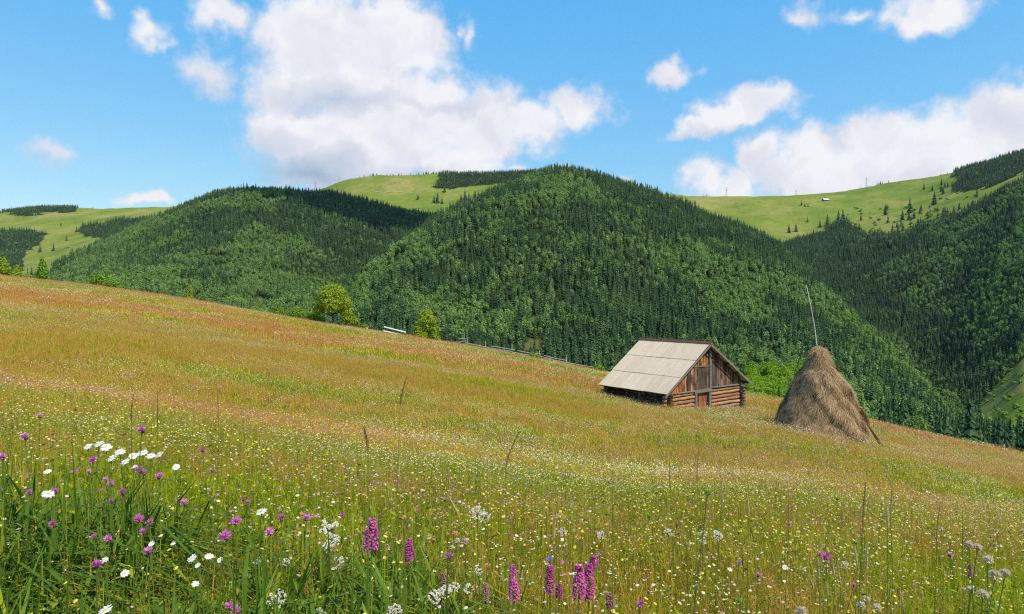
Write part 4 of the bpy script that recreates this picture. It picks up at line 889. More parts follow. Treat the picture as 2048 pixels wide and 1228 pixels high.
class Tuft:
    def __init__(s, seed): s.g = np.random.default_rng(seed); s.V = []; s.F = []; s.Mi = []; s.n = 0
    def push(s, V, Fa, mi): s.V.append(V.reshape(-1, 3)); s.F += [tuple(int(i) + s.n for i in f) for f in Fa]; s.Mi += [mi] * len(Fa); s.n += V.reshape(-1, 3).shape[0]
    def blades(s, n, rad, h0, h1, w, mi, lean=.45, droop=.35):
        g = s.g; a = g.random(n) * 6.283; r = rad * np.sqrt(g.random(n)); b = np.stack([r * np.cos(a), r * np.sin(a), np.full(n, -.03)], 1)
        h = g.uniform(h0, h1, n)[:, None]; d = g.random(n) * 6.283; dv = np.stack([np.cos(d), np.sin(d), 0 * d], 1); sv = np.stack([-np.sin(d), np.cos(d), 0 * d], 1) * w * g.uniform(.6, 1.3, n)[:, None]
        l = np.abs(g.normal(0, lean, n))[:, None] * h; up = np.array([0, 0, 1.0])
        m_ = b + up * h * .58 + dv * l * .35; t_ = b + up * h * (1 - droop * (l / h)) + dv * l
        V = np.stack([b - sv * .8, b + sv * .8, m_ + sv, m_ - sv, t_], 1); i = np.arange(n) * 5
        s.push(V, list(np.stack([i, i + 1, i + 2, i + 3], 1)) + list(np.stack([i + 3, i + 2, i + 4], 1)), mi); return t_
    def panicles(s, tips, k, size, mi, spread):
        g = s.g; n = len(tips) * k; c = np.repeat(tips, k, 0) + g.normal(0, 1, (n, 3)) * np.array([spread, spread, spread * 2.2]) - np.array([0, 0, spread * 1.5])
        a = g.normal(size=(n, 3)); a /= np.linalg.norm(a, axis=1)[:, None]; b = np.cross(a, g.normal(size=(n, 3))); b /= np.linalg.norm(b, axis=1)[:, None]; z = size * g.uniform(.6, 1.4, n)[:, None]
        V = np.stack([c - a * z, c + b * z * .5, c + a * z], 1); i = np.arange(n) * 3; s.push(V, list(np.stack([i, i + 1, i + 2], 1)), mi)
    def discs(s, n, rad, h0, h1, size, mi, stems=True):
        g = s.g; a = g.random(n) * 6.283; r = rad * np.sqrt(g.random(n)); h = g.uniform(h0, h1, n)
        for j in range(n):
            c = np.array([r[j] * math.cos(a[j]), r[j] * math.sin(a[j]), h[j]]); nr = np.array([g.normal(0, .45), g.normal(0, .45) - .25, 1.0]); nr /= np.linalg.norm(nr); u = np.cross(nr, [1, .3, 0]); u /= np.linalg.norm(u); v = np.cross(nr, u); z = size * g.uniform(.6, 1.3)
            V = [c + nr * z * .4] + [c + (u * math.cos(q) + v * math.sin(q)) * z * g.uniform(.75, 1.2) for q in np.linspace(0, 6.283, 6, endpoint=False)]
            s.push(np.array(V), [(0, 1 + q, 1 + (q + 1) % 6) for q in range(6)], mi)
            if stems: V = np.array([[c[0] * .8 - .0015, c[1] * .8, 0], [c[0] * .8 + .0015, c[1] * .8, 0], [c[0] + .001, c[1], c[2]], [c[0] - .001, c[1], c[2]]]); s.push(V, [(0, 1, 2, 3)], 0)
    def obj(s, name):
        V = np.concatenate(s.V); me = bpy.data.meshes.new(name); me.from_pydata(V.tolist(), [], s.F)
        for m_ in VEG: me.materials.append(m_)
        me.polygons.foreach_set('material_index', s.Mi); me.update(); return bpy.data.objects.new(name, me)
protos = []
def T(fn, seed): t_ = Tuft(seed); fn(t_); protos.append(t_.obj('tuft')); return len(protos) - 1
def near_a(t): t.blades(14, .10, .08, .26, .0032, 0, .7, .5); t.blades(15, .10, .10, .30, .003, 1, .7, .5); q = t.blades(3, .08, .28, .42, .0014, 2, .2); t.panicles(q, 12, .004, 2, .012)
def near_g(t): t.blades(22, .10, .10, .32, .004, 0, .7, .5); t.blades(8, .1, .15, .3, .003, 1)
def near_r(t): t.blades(14, .10, .08, .25, .003, 0); t.blades(8, .1, .1, .3, .003, 1); q = t.blades(5, .12, .22, .38, .0014, 2, .25); t.panicles(q, 18, .004, 2, .016)
def herb(t):
    g = t.g
    for k_ in range(26):
        a = g.random() * 6.283; r = .12 * math.sqrt(g.random()); h = g.uniform(.04, .24); c = np.array([r * math.cos(a), r * math.sin(a), h]); nr = np.array([g.normal(0, .5), g.normal(0, .5), 1.]); nr /= np.linalg.norm(nr)
        u = np.cross(nr, g.normal(size=3)); u /= np.linalg.norm(u); v = np.cross(nr, u); l = g.uniform(.008, .022); w_ = l * g.uniform(.2, .45)
        t.push(np.array([c - u * l, c - v * w_ + nr * .002, c + u * l, c + v * w_ + nr * .002]), [(0, 1, 2, 3)], 3 if k_ % 3 else 0)
def lush(t): t.blades(30, .12, .20, .58, .0066, 3, .85, .6); t.blades(8, .12, .25, .55, .0055, 0, .9, .6); t.blades(7, .12, .2, .45, .004, 0, .5); t.blades(3, .12, .25, .5, .004, 1, 1.1, .75)
def mid_g(t): t.blades(46, .26, .10, .30, .0065, 0); t.blades(22, .26, .12, .32, .006, 1)
def mid_y(t): t.blades(22, .26, .10, .26, .0065, 0); t.blades(42, .26, .12, .32, .006, 1); q = t.blades(8, .2, .26, .4, .003, 2, .2); t.panicles(q, 8, .012, 2, .02)
def mid_r(t): t.blades(20, .26, .10, .26, .0065, 0); t.blades(14, .26, .12, .3, .006, 1); t.blades(14, .26, .12, .3, .006, 1); q = t.blades(18, .26, .22, .38, .003, 2, .2); t.panicles(q, 9, .010, 2, .025)
def far_g(t): t.blades(60, .85, .14, .34, .020, 0); t.blades(36, .85, .14, .34, .02, 1)
def far_y(t): t.blades(20, .85, .12, .28, .020, 0); t.blades(64, .85, .14, .34, .02, 1); t.blades(16, .8, .2, .38, .018, 2)
def far_r(t): t.blades(14, .85, .12, .26, .020, 0); t.blades(24, .85, .14, .3, .02, 1); q = t.blades(54, .85, .22, .40, .016, 2, .2); t.panicles(q, 4, .03, 2, .04)
KI = {}
for nm, fn in (('near_a', near_a), ('near_g', near_g), ('near_r', near_r), ('lush', lush), ('herb', herb), ('mid_g', mid_g), ('mid_y', mid_y), ('mid_r', mid_r), ('far_g', far_g), ('far_y', far_y), ('far_r', far_r)):
    KI[nm] = [T(fn, 1000 + 10 * len(KI) + j) for j in range(2)]
def band(y0, y1, dens, pxa=-120, pxb=2180):
    u0, u1 = (pxa - CX) / F, (pxb - CX) / F; n = int(dens * (u1 - u0) * (y1 ** 2 - y0 ** 2) / 2)
    y = np.sqrt(rng.random(n) * (y1 ** 2 - y0 ** 2) + y0 ** 2); x = (u0 + (u1 - u0) * rng.random(n)) * y
    x = x + np.where(y < 4, rng.uniform(-.5, .5, n), 0); return x, y
ca_, sa_ = math.cos(-ang), math.sin(-ang)
def keep(x, y):
    dx, dy = x - A.x, y - A.y; lx, ly = dx * ca_ - dy * sa_, dx * sa_ + dy * ca_
    D = np.interp(CX + F * x / y, GX, EDGE_D)
    return ~((lx > -.1) & (lx < W_ + .1) & (ly > -.12) & (ly < L_s)) & (np.hypot(x - HB.x, y - HB.y) > 1.9) & (y < D + 4)
def redness(x, y):
    r = fbm(x / 2.6, y, 3.2, 4, 41) * .55 + fbm(x / 1.6, y, .9, 3, 42) * .18 + fbm(x / 4, y, 11, 3, 43) * .27
    r = .5 + (r - .5) * 1.45
    return r + np.clip((y - 15) / 60, -.03, .06) - np.clip((5.0 - y) / 16, 0, .13)
GXs, GYs, GI, GS = [], [], [], []
def add_grass(y0, y1, dens, kinds, smin, smax):
    x, y = band(y0, y1, dens); k_ = keep(x, y); x, y = x[k_], y[k_]; r = redness(x, y) + rng.normal(0, .035, len(x))
    ki = np.where(r < .46, kinds[0], np.where(r < .585, kinds[1], kinds[2])) ; q = np.array([KI[['near_g','near_a','near_r','mid_g','mid_y','mid_r','far_g','far_y','far_r'][i]][j] for i, j in zip(ki, rng.integers(0, 2, len(ki)))])
    GXs.append(x); GYs.append(y); GI.append(q); GS.append(rng.uniform(smin, smax, len(x)) * (.85 + .35 * fbm(x, y, 1.5, 2, 50)))
add_grass(.9, 5, 420, (0, 1, 2), .5, .95); add_grass(5, 9.5, 170, (0, 1, 2), .6, 1.05)
add_grass(9.5, 17, 34, (3, 4, 5), .75, 1.2); add_grass(17, 42, 13, (3, 4, 5), .8, 1.25); add_grass(42, 122, 2.4, (6, 7, 8), .8, 1.25)
for y0_, y1_, dn in ((.9, 3.0, 120), (3.0, 6, 45), (6, 11, 14)):
    x, y = band(y0_, y1_, dn); kp = keep(x, y) & (fbm(x, y, .8, 2, 88) > .36); x, y = x[kp], y[kp]
    GXs.append(x); GYs.append(y); GI.append(np.array([KI['herb'][j] for j in rng.integers(0, 2, len(x))])); GS.append(rng.uniform(.7, 1.35, len(x)))
n = 700; x = rng.uniform(-2.2, -.35, n); y = rng.uniform(1.15, 2.5, n); GXs.append(x); GYs.append(y); GI.append(np.array([KI['herb'][j] for j in rng.integers(0, 2, n)])); GS.append(rng.uniform(.55, 1.0, n))
# lush green clump, lower left
n = 2300; x = rng.uniform(-2.3, .3, n); y = rng.uniform(1.0, 2.9, n); kp = (rng.random(n) < np.clip(.9 - (x + 1.3) * .6, 0, 1) * np.clip((3.0 - y), .15, 1)) & (fbm(x, y, .5, 2, 61) > .35)
x, y = x[kp], y[kp]; GXs.append(x); GYs.append(y); GI.append(np.array([KI['lush'][j] for j in rng.integers(0, 2, len(x))])); GS.append(rng.uniform(.5, 1.0, len(x)))
# green growth round the shed foot and in front of the haystack
for cx_, cy_, sx_, sy_, n in ((A.x + 3.4, A.y + 1.4, 2.2, .5, 200), (HB.x - 1.6, HB.y - 2.2, 1.6, .5, 260), (A.x - 2.0, A.y + 2.4, 1.6, 1.4, 120), (HB.x - 3.5, HB.y + 2, 1.5, 3, 260)):
    x = rng.normal(cx_, sx_, n); y = rng.normal(cy_, sy_, n); k_ = keep(x, y); x, y = x[k_], y[k_]
    GXs.append(x); GYs.append(y); GI.append(np.array([KI['mid_g'][j] for j in rng.integers(0, 2, len(x))])); GS.append(rng.uniform(.9, 1.35, len(x)))
gx, gy, gi_, gs_ = map(np.concatenate, (GXs, GYs, GI, GS)); gz_ = ground(gx, gy); n = len(gx); print('tufts', n)
rot = np.zeros((n, 3)); rot[:, 2] = rng.random(n) * 6.283; sc_ = np.stack([gs_, gs_, gs_ * rng.uniform(.85, 1.2, n)], 1)
stuff_scatter('meadow_grass', np.column_stack([gx, gy, gz_]), rot, sc_, gi_, protos, 'tall dry and green meadow grass covering the whole hillside', 'grass')
# small wild flowers of the field
protos = []; FK = []
for mi in (4, 5, 6, 7, 8):
    for sz in range(3):
        t_ = Tuft(2000 + mi * 10 + sz)
        if sz == 0: t_.discs(5, .09, .14, .36, .0062, mi)
        elif sz == 1: t_.discs(8, .32, .20, .38, .011, mi, False)
        else: t_.discs(14, .9, .26, .42, .026, mi, False)
        protos.append(t_.obj('bloom'))
FX, FY, FI, FS = [], [], [], []
for (y0, y1, dens, sz) in ((1.3, 5, 110, 0), (5, 9, 190, 0), (9, 13, 90, 0), (8, 13, 10, 1), (13, 22, 24, 1), (22, 45, 17, 1), (45, 118, 1.8, 2)):
    x, y = band(y0, y1, dens); k_ = keep(x, y) & (fbm(x / 1.8, y, 1.6 if y1 < 20 else 5, 3, 71) + rng.normal(0, .05, len(x)) > .46) & ((y > 4) | (x > -.5) | (rng.random(len(x)) < .25)); x, y = x[k_], y[k_]
    r = rng.random(len(x)) + (fbm(x / 2, y, 2.5, 2, 72) - .5) * 1.3; rd = redness(x, y)
    c_ = np.select([r < .34, r < .56, r < .85, r < .97], [0, 1, 2, 3], 4)
    FX.append(x); FY.append(y); FI.append(c_ * 3 + sz); FS.append(rng.uniform(.7, 1.2, len(x)))
n = 900; x = rng.uniform(-2.4, .4, n); y = rng.uniform(1.8, 6, n); k_ = fbm(x, y, .9, 2, 95) > .5; x, y = x[k_], y[k_]; FX.append(x); FY.append(y); FI.append(rng.choice([0, 6, 12, 12, 9], len(x))); FS.append(rng.uniform(.9, 1.35, len(x)))
# white umbel patches by the haystack and along the left wall
for cx_, cy_, sx_, sy_, n in ((HB.x - 1.2, HB.y - 2.0, 1.5, .5, 90), (HB.x - 3.6, HB.y + 3, 1.3, 3.5, 170), (HB.x + 5, HB.y + 6, 3, 6, 200)):
    x = rng.normal(cx_, sx_, n); y = rng.normal(cy_, sy_, n); k_ = keep(x, y); x, y = x[k_], y[k_]; FX.append(x); FY.append(y); FI.append(np.full(len(x), 1)); FS.append(rng.uniform(1, 1.6, len(x)))
fx, fy, fi, fs = map(np.concatenate, (FX, FY, FI, FS)); fz = ground(fx, fy); n = len(fx); print('bloom clusters', n)
rot = np.zeros((n, 3)); rot[:, 2] = rng.random(n) * 6.283; fi = fi.astype(int)
stuff_scatter('wildflowers', np.column_stack([fx, fy, fz]), rot, np.stack([fs, fs, fs], 1), fi, protos, 'countless tiny white, yellow and mauve wildflowers sprinkled through the meadow', 'wildflowers')

# ------------------------------------------------------------------ single flowers and stalks of the foreground
m_stem = leaf_mat('stem_green', (.10, .17, .02), (.18, .25, .04), .25, .5)
m_stemb = leaf_mat('stem_brown', (.16, .10, .04), (.28, .19, .08), .2, .6)
m_knap = leaf_mat('knapweed_petals', (.52, .07, .34), (.90, .34, .68), .35, .5)
m_orch = leaf_mat('orchid_petals', (.42, .03, .20), (.80, .20, .50), .35, .5)
m_faded = leaf_mat('faded_petals', (.42, .14, .18), (.55, .28, .28), .35, .6)
m_bell = leaf_mat('bell_petals', (.26, .14, .70), (.40, .26, .80), .35, .5)
m_white_p = leaf_mat('daisy_petals', (.84, .82, .78), (.88, .87, .84), .3, .5)
m_disc = leaf_mat('daisy_disc', (.80, .50, .02), (.85, .62, .05), .1, .6)
m_umbel = leaf_mat('umbel_florets', (.80, .72, .56), (.88, .84, .74), .3, .6)
m_pinkb = leaf_mat('scabious_florets', (.84, .62, .50), (.88, .76, .64), .35, .6)
m_greenb = leaf_mat('bud_green', (.36, .44, .10), (.50, .54, .16), .3, .6)
m_tan = leaf_mat('seed_tan', (.48, .36, .14), (.66, .52, .24), .2, .7)
m_dark = leaf_mat('seed_dark', (.17, .09, .035), (.34, .20, .08), .2, .7)
m_calyx = leaf_mat('calyx', (.14, .08, .04), (.20, .20, .06), .2, .6)
def floret_ball(m, c, r, n, ln, wd, seed, up=-.2, flat=1.0):
    g = random.Random(seed)
    for _ in range(n):
        d = Vector((g.gauss(0, 1), g.gauss(0, 1), g.gauss(0, 1))).normalized()
        if d.z < up: d.z = -d.z
        d.z *= flat; s_ = d.cross(Vector((g.random(), g.random(), g.random()))).normalized() * wd * g.uniform(.6, 1.3); l = ln * g.uniform(.7, 1.2)
        p = Vector(c) + d * r; m.add([p - s_ * .6, p + s_ * .6, p + d * l * .6 + s_, p + d * l * .6 - s_, p + d * l], [(0, 1, 2, 3), (3, 2, 4)])
def stem_part(e, H, mat, lean, seed, leaves=3, r=.0016):
    g = random.Random(seed); m = MB(); lx, ly = lean; pts = [(lx * H, ly * H, -H), (lx * H * .55 + g.uniform(-.02, .02) * H, ly * H * .5, -H * .55), (0, 0, -.004)]
    m.tube(pts, [r * 1.5, r * 1.2, r], 5)
    for k_ in range(leaves):
        q = g.uniform(.25, .85); b_ = Vector(pts[0]).lerp(Vector(pts[1]), min(1, (1 - q) * 2)) if q > .5 else Vector(pts[1]).lerp(Vector(pts[2]), 1 - q * 2)
        a = g.random() * 6.28; l = g.uniform(.03, .07); w_ = Vector((-math.sin(a), math.cos(a), 0)) * .004; d = Vector((math.cos(a), math.sin(a), .6))
        m.add([b_ - w_ * .3, b_ + w_ * .3, b_ + d * l * .5 + w_, b_ + d * l * .5 - w_, b_ + d * l - Vector((0, 0, l * .4))], [(0, 1, 2, 3), (3, 2, 4)])
    m.obj('stem', mat, e)
def stand(px, py, wpx, real, hmin=.30, hmax=.85):
    if px < 480 and hmin < .42: hmin = .42
    """distance from apparent size, then nudged until the stem length is sensible"""
    t = real * F / wpx
    for _ in range(200):
        h = (CY - py) / F * t - float(ground_pt(px, t))
        if h > hmax: t *= 1.01
        elif h < hmin: t *= .99
        else: break
    return P(px, py, t), h, wpx * t / F / real
NF = 0
def flower(kind, px, py, wpx, label, group=None, tilt=None):
    global NF
    NF += 1; real = {'knapweed': .040, 'daisy': .040, 'umbel': .075, 'bell': .026, 'scabious': .034, 'bud': .022, 'clover': .020}[kind]
    p, h, sc = stand(px, py, wpx, real); g = random.Random(NF * 13)
    nm = {'knapweed': 'knapweed_flower', 'daisy': 'daisy', 'umbel': 'yarrow_flower', 'bell': 'bellflower', 'scabious': 'scabious_flower', 'bud': 'scabious_bud', 'clover': 'clover_flower'}[kind]
    e = empty(nm, p, 0, label, 'flower', group); r = real / 2 * sc; lean = (g.uniform(-.15, .15), g.uniform(-.05, .2))
    tx, ty = (tilt or (g.uniform(-.4, .4), g.uniform(-.9, -.35))); up = Vector((tx, ty, 1)).normalized(); Q = up.to_track_quat('Z', 'Y').to_matrix()
    def rotm(m): m.v = [tuple(Q @ Vector(v)) for v in m.v]; return m
    if kind == 'knapweed':
        m = MB()
        for k_ in range(64):
            a = g.random() * 6.283; el_ = g.uniform(.12, 1.35); d = Vector((math.cos(a) * math.cos(el_), math.sin(a) * math.cos(el_), math.sin(el_) * .75)); s_ = Vector((-math.sin(a), math.cos(a), 0)) * r * .075; l = r * g.uniform(.8, 1.1)
            m.add([d * r * .12 - s_ * .5, d * r * .12 + s_ * .5, d * l * .75 + s_, d * l * .75 - s_, d * l + Vector((0, 0, r * .1))], [(0, 1, 2, 3), (3, 2, 4)])
        rotm(m).obj('florets', m_knap, e); c_ = MB(); c_.tube([(0, 0, -r * .75), (0, 0, -r * .5), (0, 0, -r * .15), (0, 0, r * .1)], [r * .12, r * .34, r * .36, r * .22], 8); rotm(c_).obj('calyx', m_calyx, e)
        stem_part(e, h, m_stem, lean, NF, 4)
    elif kind == 'daisy':
        m = MB(); n = 20
        for k_ in range(n):
            a = 6.283 * k_ / n + g.uniform(-.07, .07); d = Vector((math.cos(a), math.sin(a), g.uniform(-.12, .12))); s_ = Vector((-math.sin(a), math.cos(a), 0)) * r * .13; l = r * g.uniform(.88, 1.08); z = Vector((0, 0, .001 * (k_ % 2)))
            m.add([d * r * .22 - s_ * .5 + z, d * r * .22 + s_ * .5 + z, d * l * .8 + s_ + z, d * l * .8 - s_ + z, d * l + s_ * .35 + z, d * l - s_ * .35 + z], [(0, 1, 2, 3), (3, 2, 4, 5)])
        rotm(m).obj('petals', m_white_p, e); c_ = MB(); floret_ball(c_, (0, 0, r * .02), r * .16, 40, r * .14, r * .05, NF, 0, .6); c_.tube([(0, 0, -r * .1), (0, 0, r * .12)], [r * .18, r * .26], 9); rotm(c_).obj('disc', m_disc, e)
        stem_part(e, h, m_stem, lean, NF, 3)
    elif kind == 'umbel':
        m = MB(); st_ = MB()
        for k_ in range(34):
            a = g.random() * 6.283; q = math.sqrt(g.random()) * r * .92; c_ = Vector((math.cos(a) * q, math.sin(a) * q, -q * q / r * .35 + g.uniform(-.1, .1) * r)); floret_ball(m, c_, r * .05, 13, r * .14, r * .085, NF * 50 + k_, .2, .7); st_.tube([(0, 0, -r * 1.1), c_], r * .02, 3)
        rotm(m).obj('florets', m_umbel, e); rotm(st_).obj('umbel_rays', m_stem, e); stem_part(e, h, m_stem, lean, NF, 3, .002)
        e.location.z += 0
    elif kind == 'bell':
        m = MB(); n = 5
        for k_ in range(n):
            a0, a1 = 6.283 * k_ / n, 6.283 * (k_ + 1) / n; am = (a0 + a1) / 2; f_ = lambda a, q, z: (math.cos(a) * r * q, math.sin(a) * r * q, z * r)
            m.add([f_(a0, .2, -.9), f_(a1, .2, -.9), f_(a1, .62, -.1), f_(a0, .62, -.1), f_(am, 1.05, .6)], [(0, 1, 2, 3), (3, 2, 4)])
        rotm(m).obj('petals', m_bell, e); c_ = MB(); c_.tube([(0, 0, -r * 1.1), (0, 0, -r * .85)], [r * .1, r * .22], 6); rotm(c_).obj('calyx', m_stem, e); stem_part(e, h, m_stem, lean, NF, 2)
    else:
        m = MB(); mat = {'scabious': m_pinkb, 'bud': m_greenb, 'clover': m_orch}[kind]; floret_ball(m, (0, 0, 0), r * .45, 150, r * .5, r * .12, NF, -.6, .85); m.obj('florets', mat, e)
        c_ = MB(); c_.tube([(0, 0, -r * .8), (0, 0, -r * .3), (0, 0, r * .2), (0, 0, r * .45)], [r * .2, r * .5, r * .5, r * .2], 8); c_.obj('calyx', m_greenb if kind != 'clover' else m_calyx, e); stem_part(e, h, m_stemb if kind == 'bud' else m_stem, lean, NF, 2)
    return e
def spike(px, y0, y1, wpx, label, mat=None, group=None):
    global NF
    NF += 1; p, h, sc = stand(px, y0, wpx, .034, .30, .6); t = p.y; L_ = (y1 - y0) * t / F; r = wpx * t / F / 2; e = empty('orchid_spike', p, 0, label, 'flower', group); g = random.Random(NF); m = MB()
    for k_ in range(int(60 + 900 * L_)):
        q = g.random(); z = -q * L_; rr_ = r * min(1, .25 + 1.5 * q) * (1 - .25 * max(0, q - .7) / .3); a = g.random() * 6.283; d = Vector((math.cos(a), math.sin(a), -.1)); c_ = Vector((0, 0, z)) + d * rr_ * .55
        s_ = Vector((-math.sin(a), math.cos(a), 0)) * r * .24; u = Vector((0, 0, r * .22)); m.add([c_, c_ + d * r * .3 - s_, c_ + d * r * .55 - u, c_ + d * r * .3 + s_, c_ + d * r * .45 + u * 1.3], [(0, 1, 2), (0, 2, 3), (0, 3, 4), (0, 4, 1)])
    m.obj('florets', mat or m_orch, e); c_ = MB(); c_.tube([(0, 0, -L_), (0, 0, -.003)], [.0022, .001], 5); c_.obj('spike_axis', m_calyx, e)
    s_ = MB(); g2_ = g.uniform(-.05, .05); s_.tube([(g2_ * h, .02, -h), (0, 0, -L_)], .0024, 5)
    for k_ in range(4):
        a = g.random() * 6.28; b_ = Vector((0, 0, -L_ - (h - L_) * g.uniform(.4, .9))); w_ = Vector((-math.sin(a), math.cos(a), 0)) * .008; d = Vector((math.cos(a), math.sin(a), 1.4)); l = .06
        s_.add([b_ - w_ * .3, b_ + w_ * .3, b_ + d * l * .5 + w_, b_ + d * l * .5 - w_, b_ + d * l], [(0, 1, 2, 3), (3, 2, 4)])
    s_.obj('stem', m_stem, e)
def stalk(px, y0, y1, wpx, dx, label, mat, real=.008, group=None, knobs=0, hook=0):
    global NF
    NF += 1; p, h, sc = stand(px, y0, wpx, real, .4, .95); t = p.y; L_ = (y1 - y0) * t / F; X = dx * t / F; r = wpx * t / F / 2 * .75; e = empty('grass_stalk', p, 0, label, 'grass stalk', group); g = random.Random(NF)
    cv = g.uniform(-.06, .06) * L_; hp = [Vector((0, 0, 0)), Vector((-X * .42 + cv * .5, 0, -L_ * .33)), Vector((-X * .78 + cv * .5, 0, -L_ * .66)), Vector((-X, 0, -L_))]
    if hook: hk = hook * t / F; hp = [Vector((hk, 0, -.001)), Vector((hk * .55, 0, .3 * abs(hk))), Vector((0, 0, -.1 * abs(hk)))] + hp[1:]
    m = MB(); n_ = len(hp); m.tube(hp, [r * .12] + [r * .6] * (n_ - 3) + [r * .75, r * .25], 6, wob=.4)
    for k_ in range(int(60 + 1200 * L_)):
        q = g.random() * (n_ - 1); i_ = min(int(q), n_ - 2); c_ = hp[i_].lerp(hp[i_ + 1], q - i_)
        if knobs and math.sin(q / (n_ - 1) * knobs * 6.283) < -.1: continue
        d = Vector((g.gauss(0, 1), g.gauss(0, 1), .8)).normalized(); s_ = d.cross(Vector((0, 1, .3))).normalized() * r * .3; tp = .5 + .9 * min(1, 2.2 * q / (n_ - 1)) * (1 if q / (n_ - 1) < .8 else .7); m.add([c_ + d * r * .2 - s_, c_ + d * r * .2 + s_, c_ + d * r * 1.35 * tp + Vector((0, 0, r))], [(0, 1, 2)])
    m.obj('seed_head', mat, e); s_ = MB(); b_ = hp[-1]; bw = g.uniform(-.05, .05); s_.tube([(b_.x * 1.3 + bw, .01, -h), ((b_.x * 1.25 + bw * .8), .0, (b_.z - h) * .75), ((b_.x * 1.12 + bw * .25), .0, (b_.z - h) * .35 + b_.z * .3), tuple(b_)], [.0014, .0012, .001, .0008], 5); s_.obj('stem', m_stem, e)

KG = 'pink knapweed flowers in the foreground'
for a_ in ((80,832,14,'small pink knapweed highest up at the left side'),(50,874,22,'pink knapweed at far left above the white ox-eye daisy pair'),(284,860,23,'large pink knapweed standing above the daisy cluster'),(4,914,20,'pink knapweed cut by the left border'),
 (186,921,20,'pink knapweed just under the left end of the daisy cluster'),(178,944,12,'tiny pink knapweed bud under the left end of the daisy cluster'),(222,968,19,'upper one of the close pink knapweed pair below the daisy cluster'),(211,959,13,'smaller one of the close pink knapweed pair below the daisy cluster'),
 (60,985,16,'pink knapweed left of the big daisy at far left'),(111,983,18,'pink knapweed touching the big daisy at far left'),(107,1049,22,'lone pink knapweed in the dark grass at lower left'),(188,1073,14,'smaller left one of two pink knapweeds low in the dark grass'),(217,1078,20,'larger right one of two pink knapweeds low in the dark grass'),
 (276,1039,24,'wide pink knapweed, upper left of the cluster of four'),(300,1046,22,'upper right pink knapweed of the cluster of four'),(287,1064,20,'middle pink knapweed of the cluster of four'),(297,1103,24,'lowest pink knapweed of the cluster of four'),(193,1130,26,'vivid pink knapweed beside the small daisy at lower left'),
 (318,953,20,'pink knapweed at the right end under the daisy cluster'),(287,946,18,'pink knapweed right under the middle of the daisy cluster'),(280,940,22,'pale pink knapweed partly behind the daisies'),(245,985,20,'reddish pink knapweed between the pair and the dry stem'),(223,1002,14,'flat pink knapweed under the reddish one'),
 (405,901,14,'pink knapweed high on a dark stem right of the daisies'),(424,940,12,'small pink knapweed right of the daisy cluster'),(369,1006,20,'lone pink knapweed in the middle of the left green area'),(451,1074,32,'broad flat pink knapweed left of centre foreground'),(472,1043,26,'ragged purple pink knapweed above the broad flat one'),
 (496,1004,12,'small dark pink knapweed above the daisy with the brown centre'),(563,1037,20,'left one of two level pink knapweeds in the lower middle left'),(614,1036,22,'right one of two level pink knapweeds in the lower middle left'),(539,1065,25,'flat pink knapweed below the two level ones'),(685,1030,14,'small pink knapweed right of the tall white yarrow'),
 (460,1212,22,'pink knapweed at the bottom border left of the yarrow'),(472,1222,24,'pink knapweed touching the bottom border'),(898,1112,20,'pink knapweed alone left of the magenta spikes'),(1652,1114,22,'bright pink knapweed between the timothy stalks at right'),(1640,1108,14,'small pink knapweed touching the bright one between the stalks at right'),
 (1517,1151,15,'small pink knapweed low right of the brown dead stem'),(1900,1110,14,'pink knapweed near the pale scabious heads at far right'),(1281,1208,18,'pink knapweed near the bottom right of the big magenta spikes'),(1578,1048,12,'tiny pink knapweed in the yellow flowers at right'),(1708,1170,12,'tiny pink knapweed by the pale balls at lower right')):
    flower('knapweed', a_[0], a_[1], a_[2], a_[3], KG)
DG = 'white daisies in the foreground'
for a_ in ((176,893,20,'leftmost daisy of the daisy cluster'),(198,888,22,'topmost daisy of the daisy cluster'),(212,895,24,'daisy second from top in the cluster'),(240,904,24,'daisy beside the pink bloom in the cluster'),(224,916,22,'daisy low in the left half of the cluster'),(250,924,22,'lowest daisy of the cluster'),
 (267,912,20,'daisy in the middle of the cluster beside the dry stem'),(285,906,24,'daisy above the dry stem in the cluster'),(302,912,20,'daisy right of the dry stem in the cluster'),(319,909,20,'rightmost yellow centred daisy of the cluster'),(268,934,16,'small daisy hanging under the cluster'),(352,934,17,'pair-like daisy apart on the right of the cluster'),
 (95,943,18,'faint side-on daisy at left above the big daisy'),(96,988,28,'big daisy with yellow centre at far left'),(523,1023,26,'daisy with brownish centre left of the two level knapweeds'),(384,1117,22,'left daisy of the low trio in the green grass'),(418,1113,20,'middle daisy of the low trio in the green grass'),(440,1120,15,'right small daisy of the low trio'),
 (395,1131,14,'half hidden daisy under the low trio'),(303,1088,15,'small yellow-white daisy between two knapweeds'),(209,1120,18,'daisy beside the vivid pink knapweed at lower left'),(250,1147,20,'drooping daisy with dark centre at lower left'),(211,1220,32,'largest daisy cut by the bottom border'),(391,1168,17,'lone low daisy above the bottom border'),(514,1124,14,'small daisy right of the low trio'),
 (1570,1135,14,'white daisy low in the right foreground'),(1460,1139,12,'tiny white daisy left of the brown dead stem')):
    flower('daisy', a_[0], a_[1], a_[2] * .88, 'white ' + a_[3], DG)
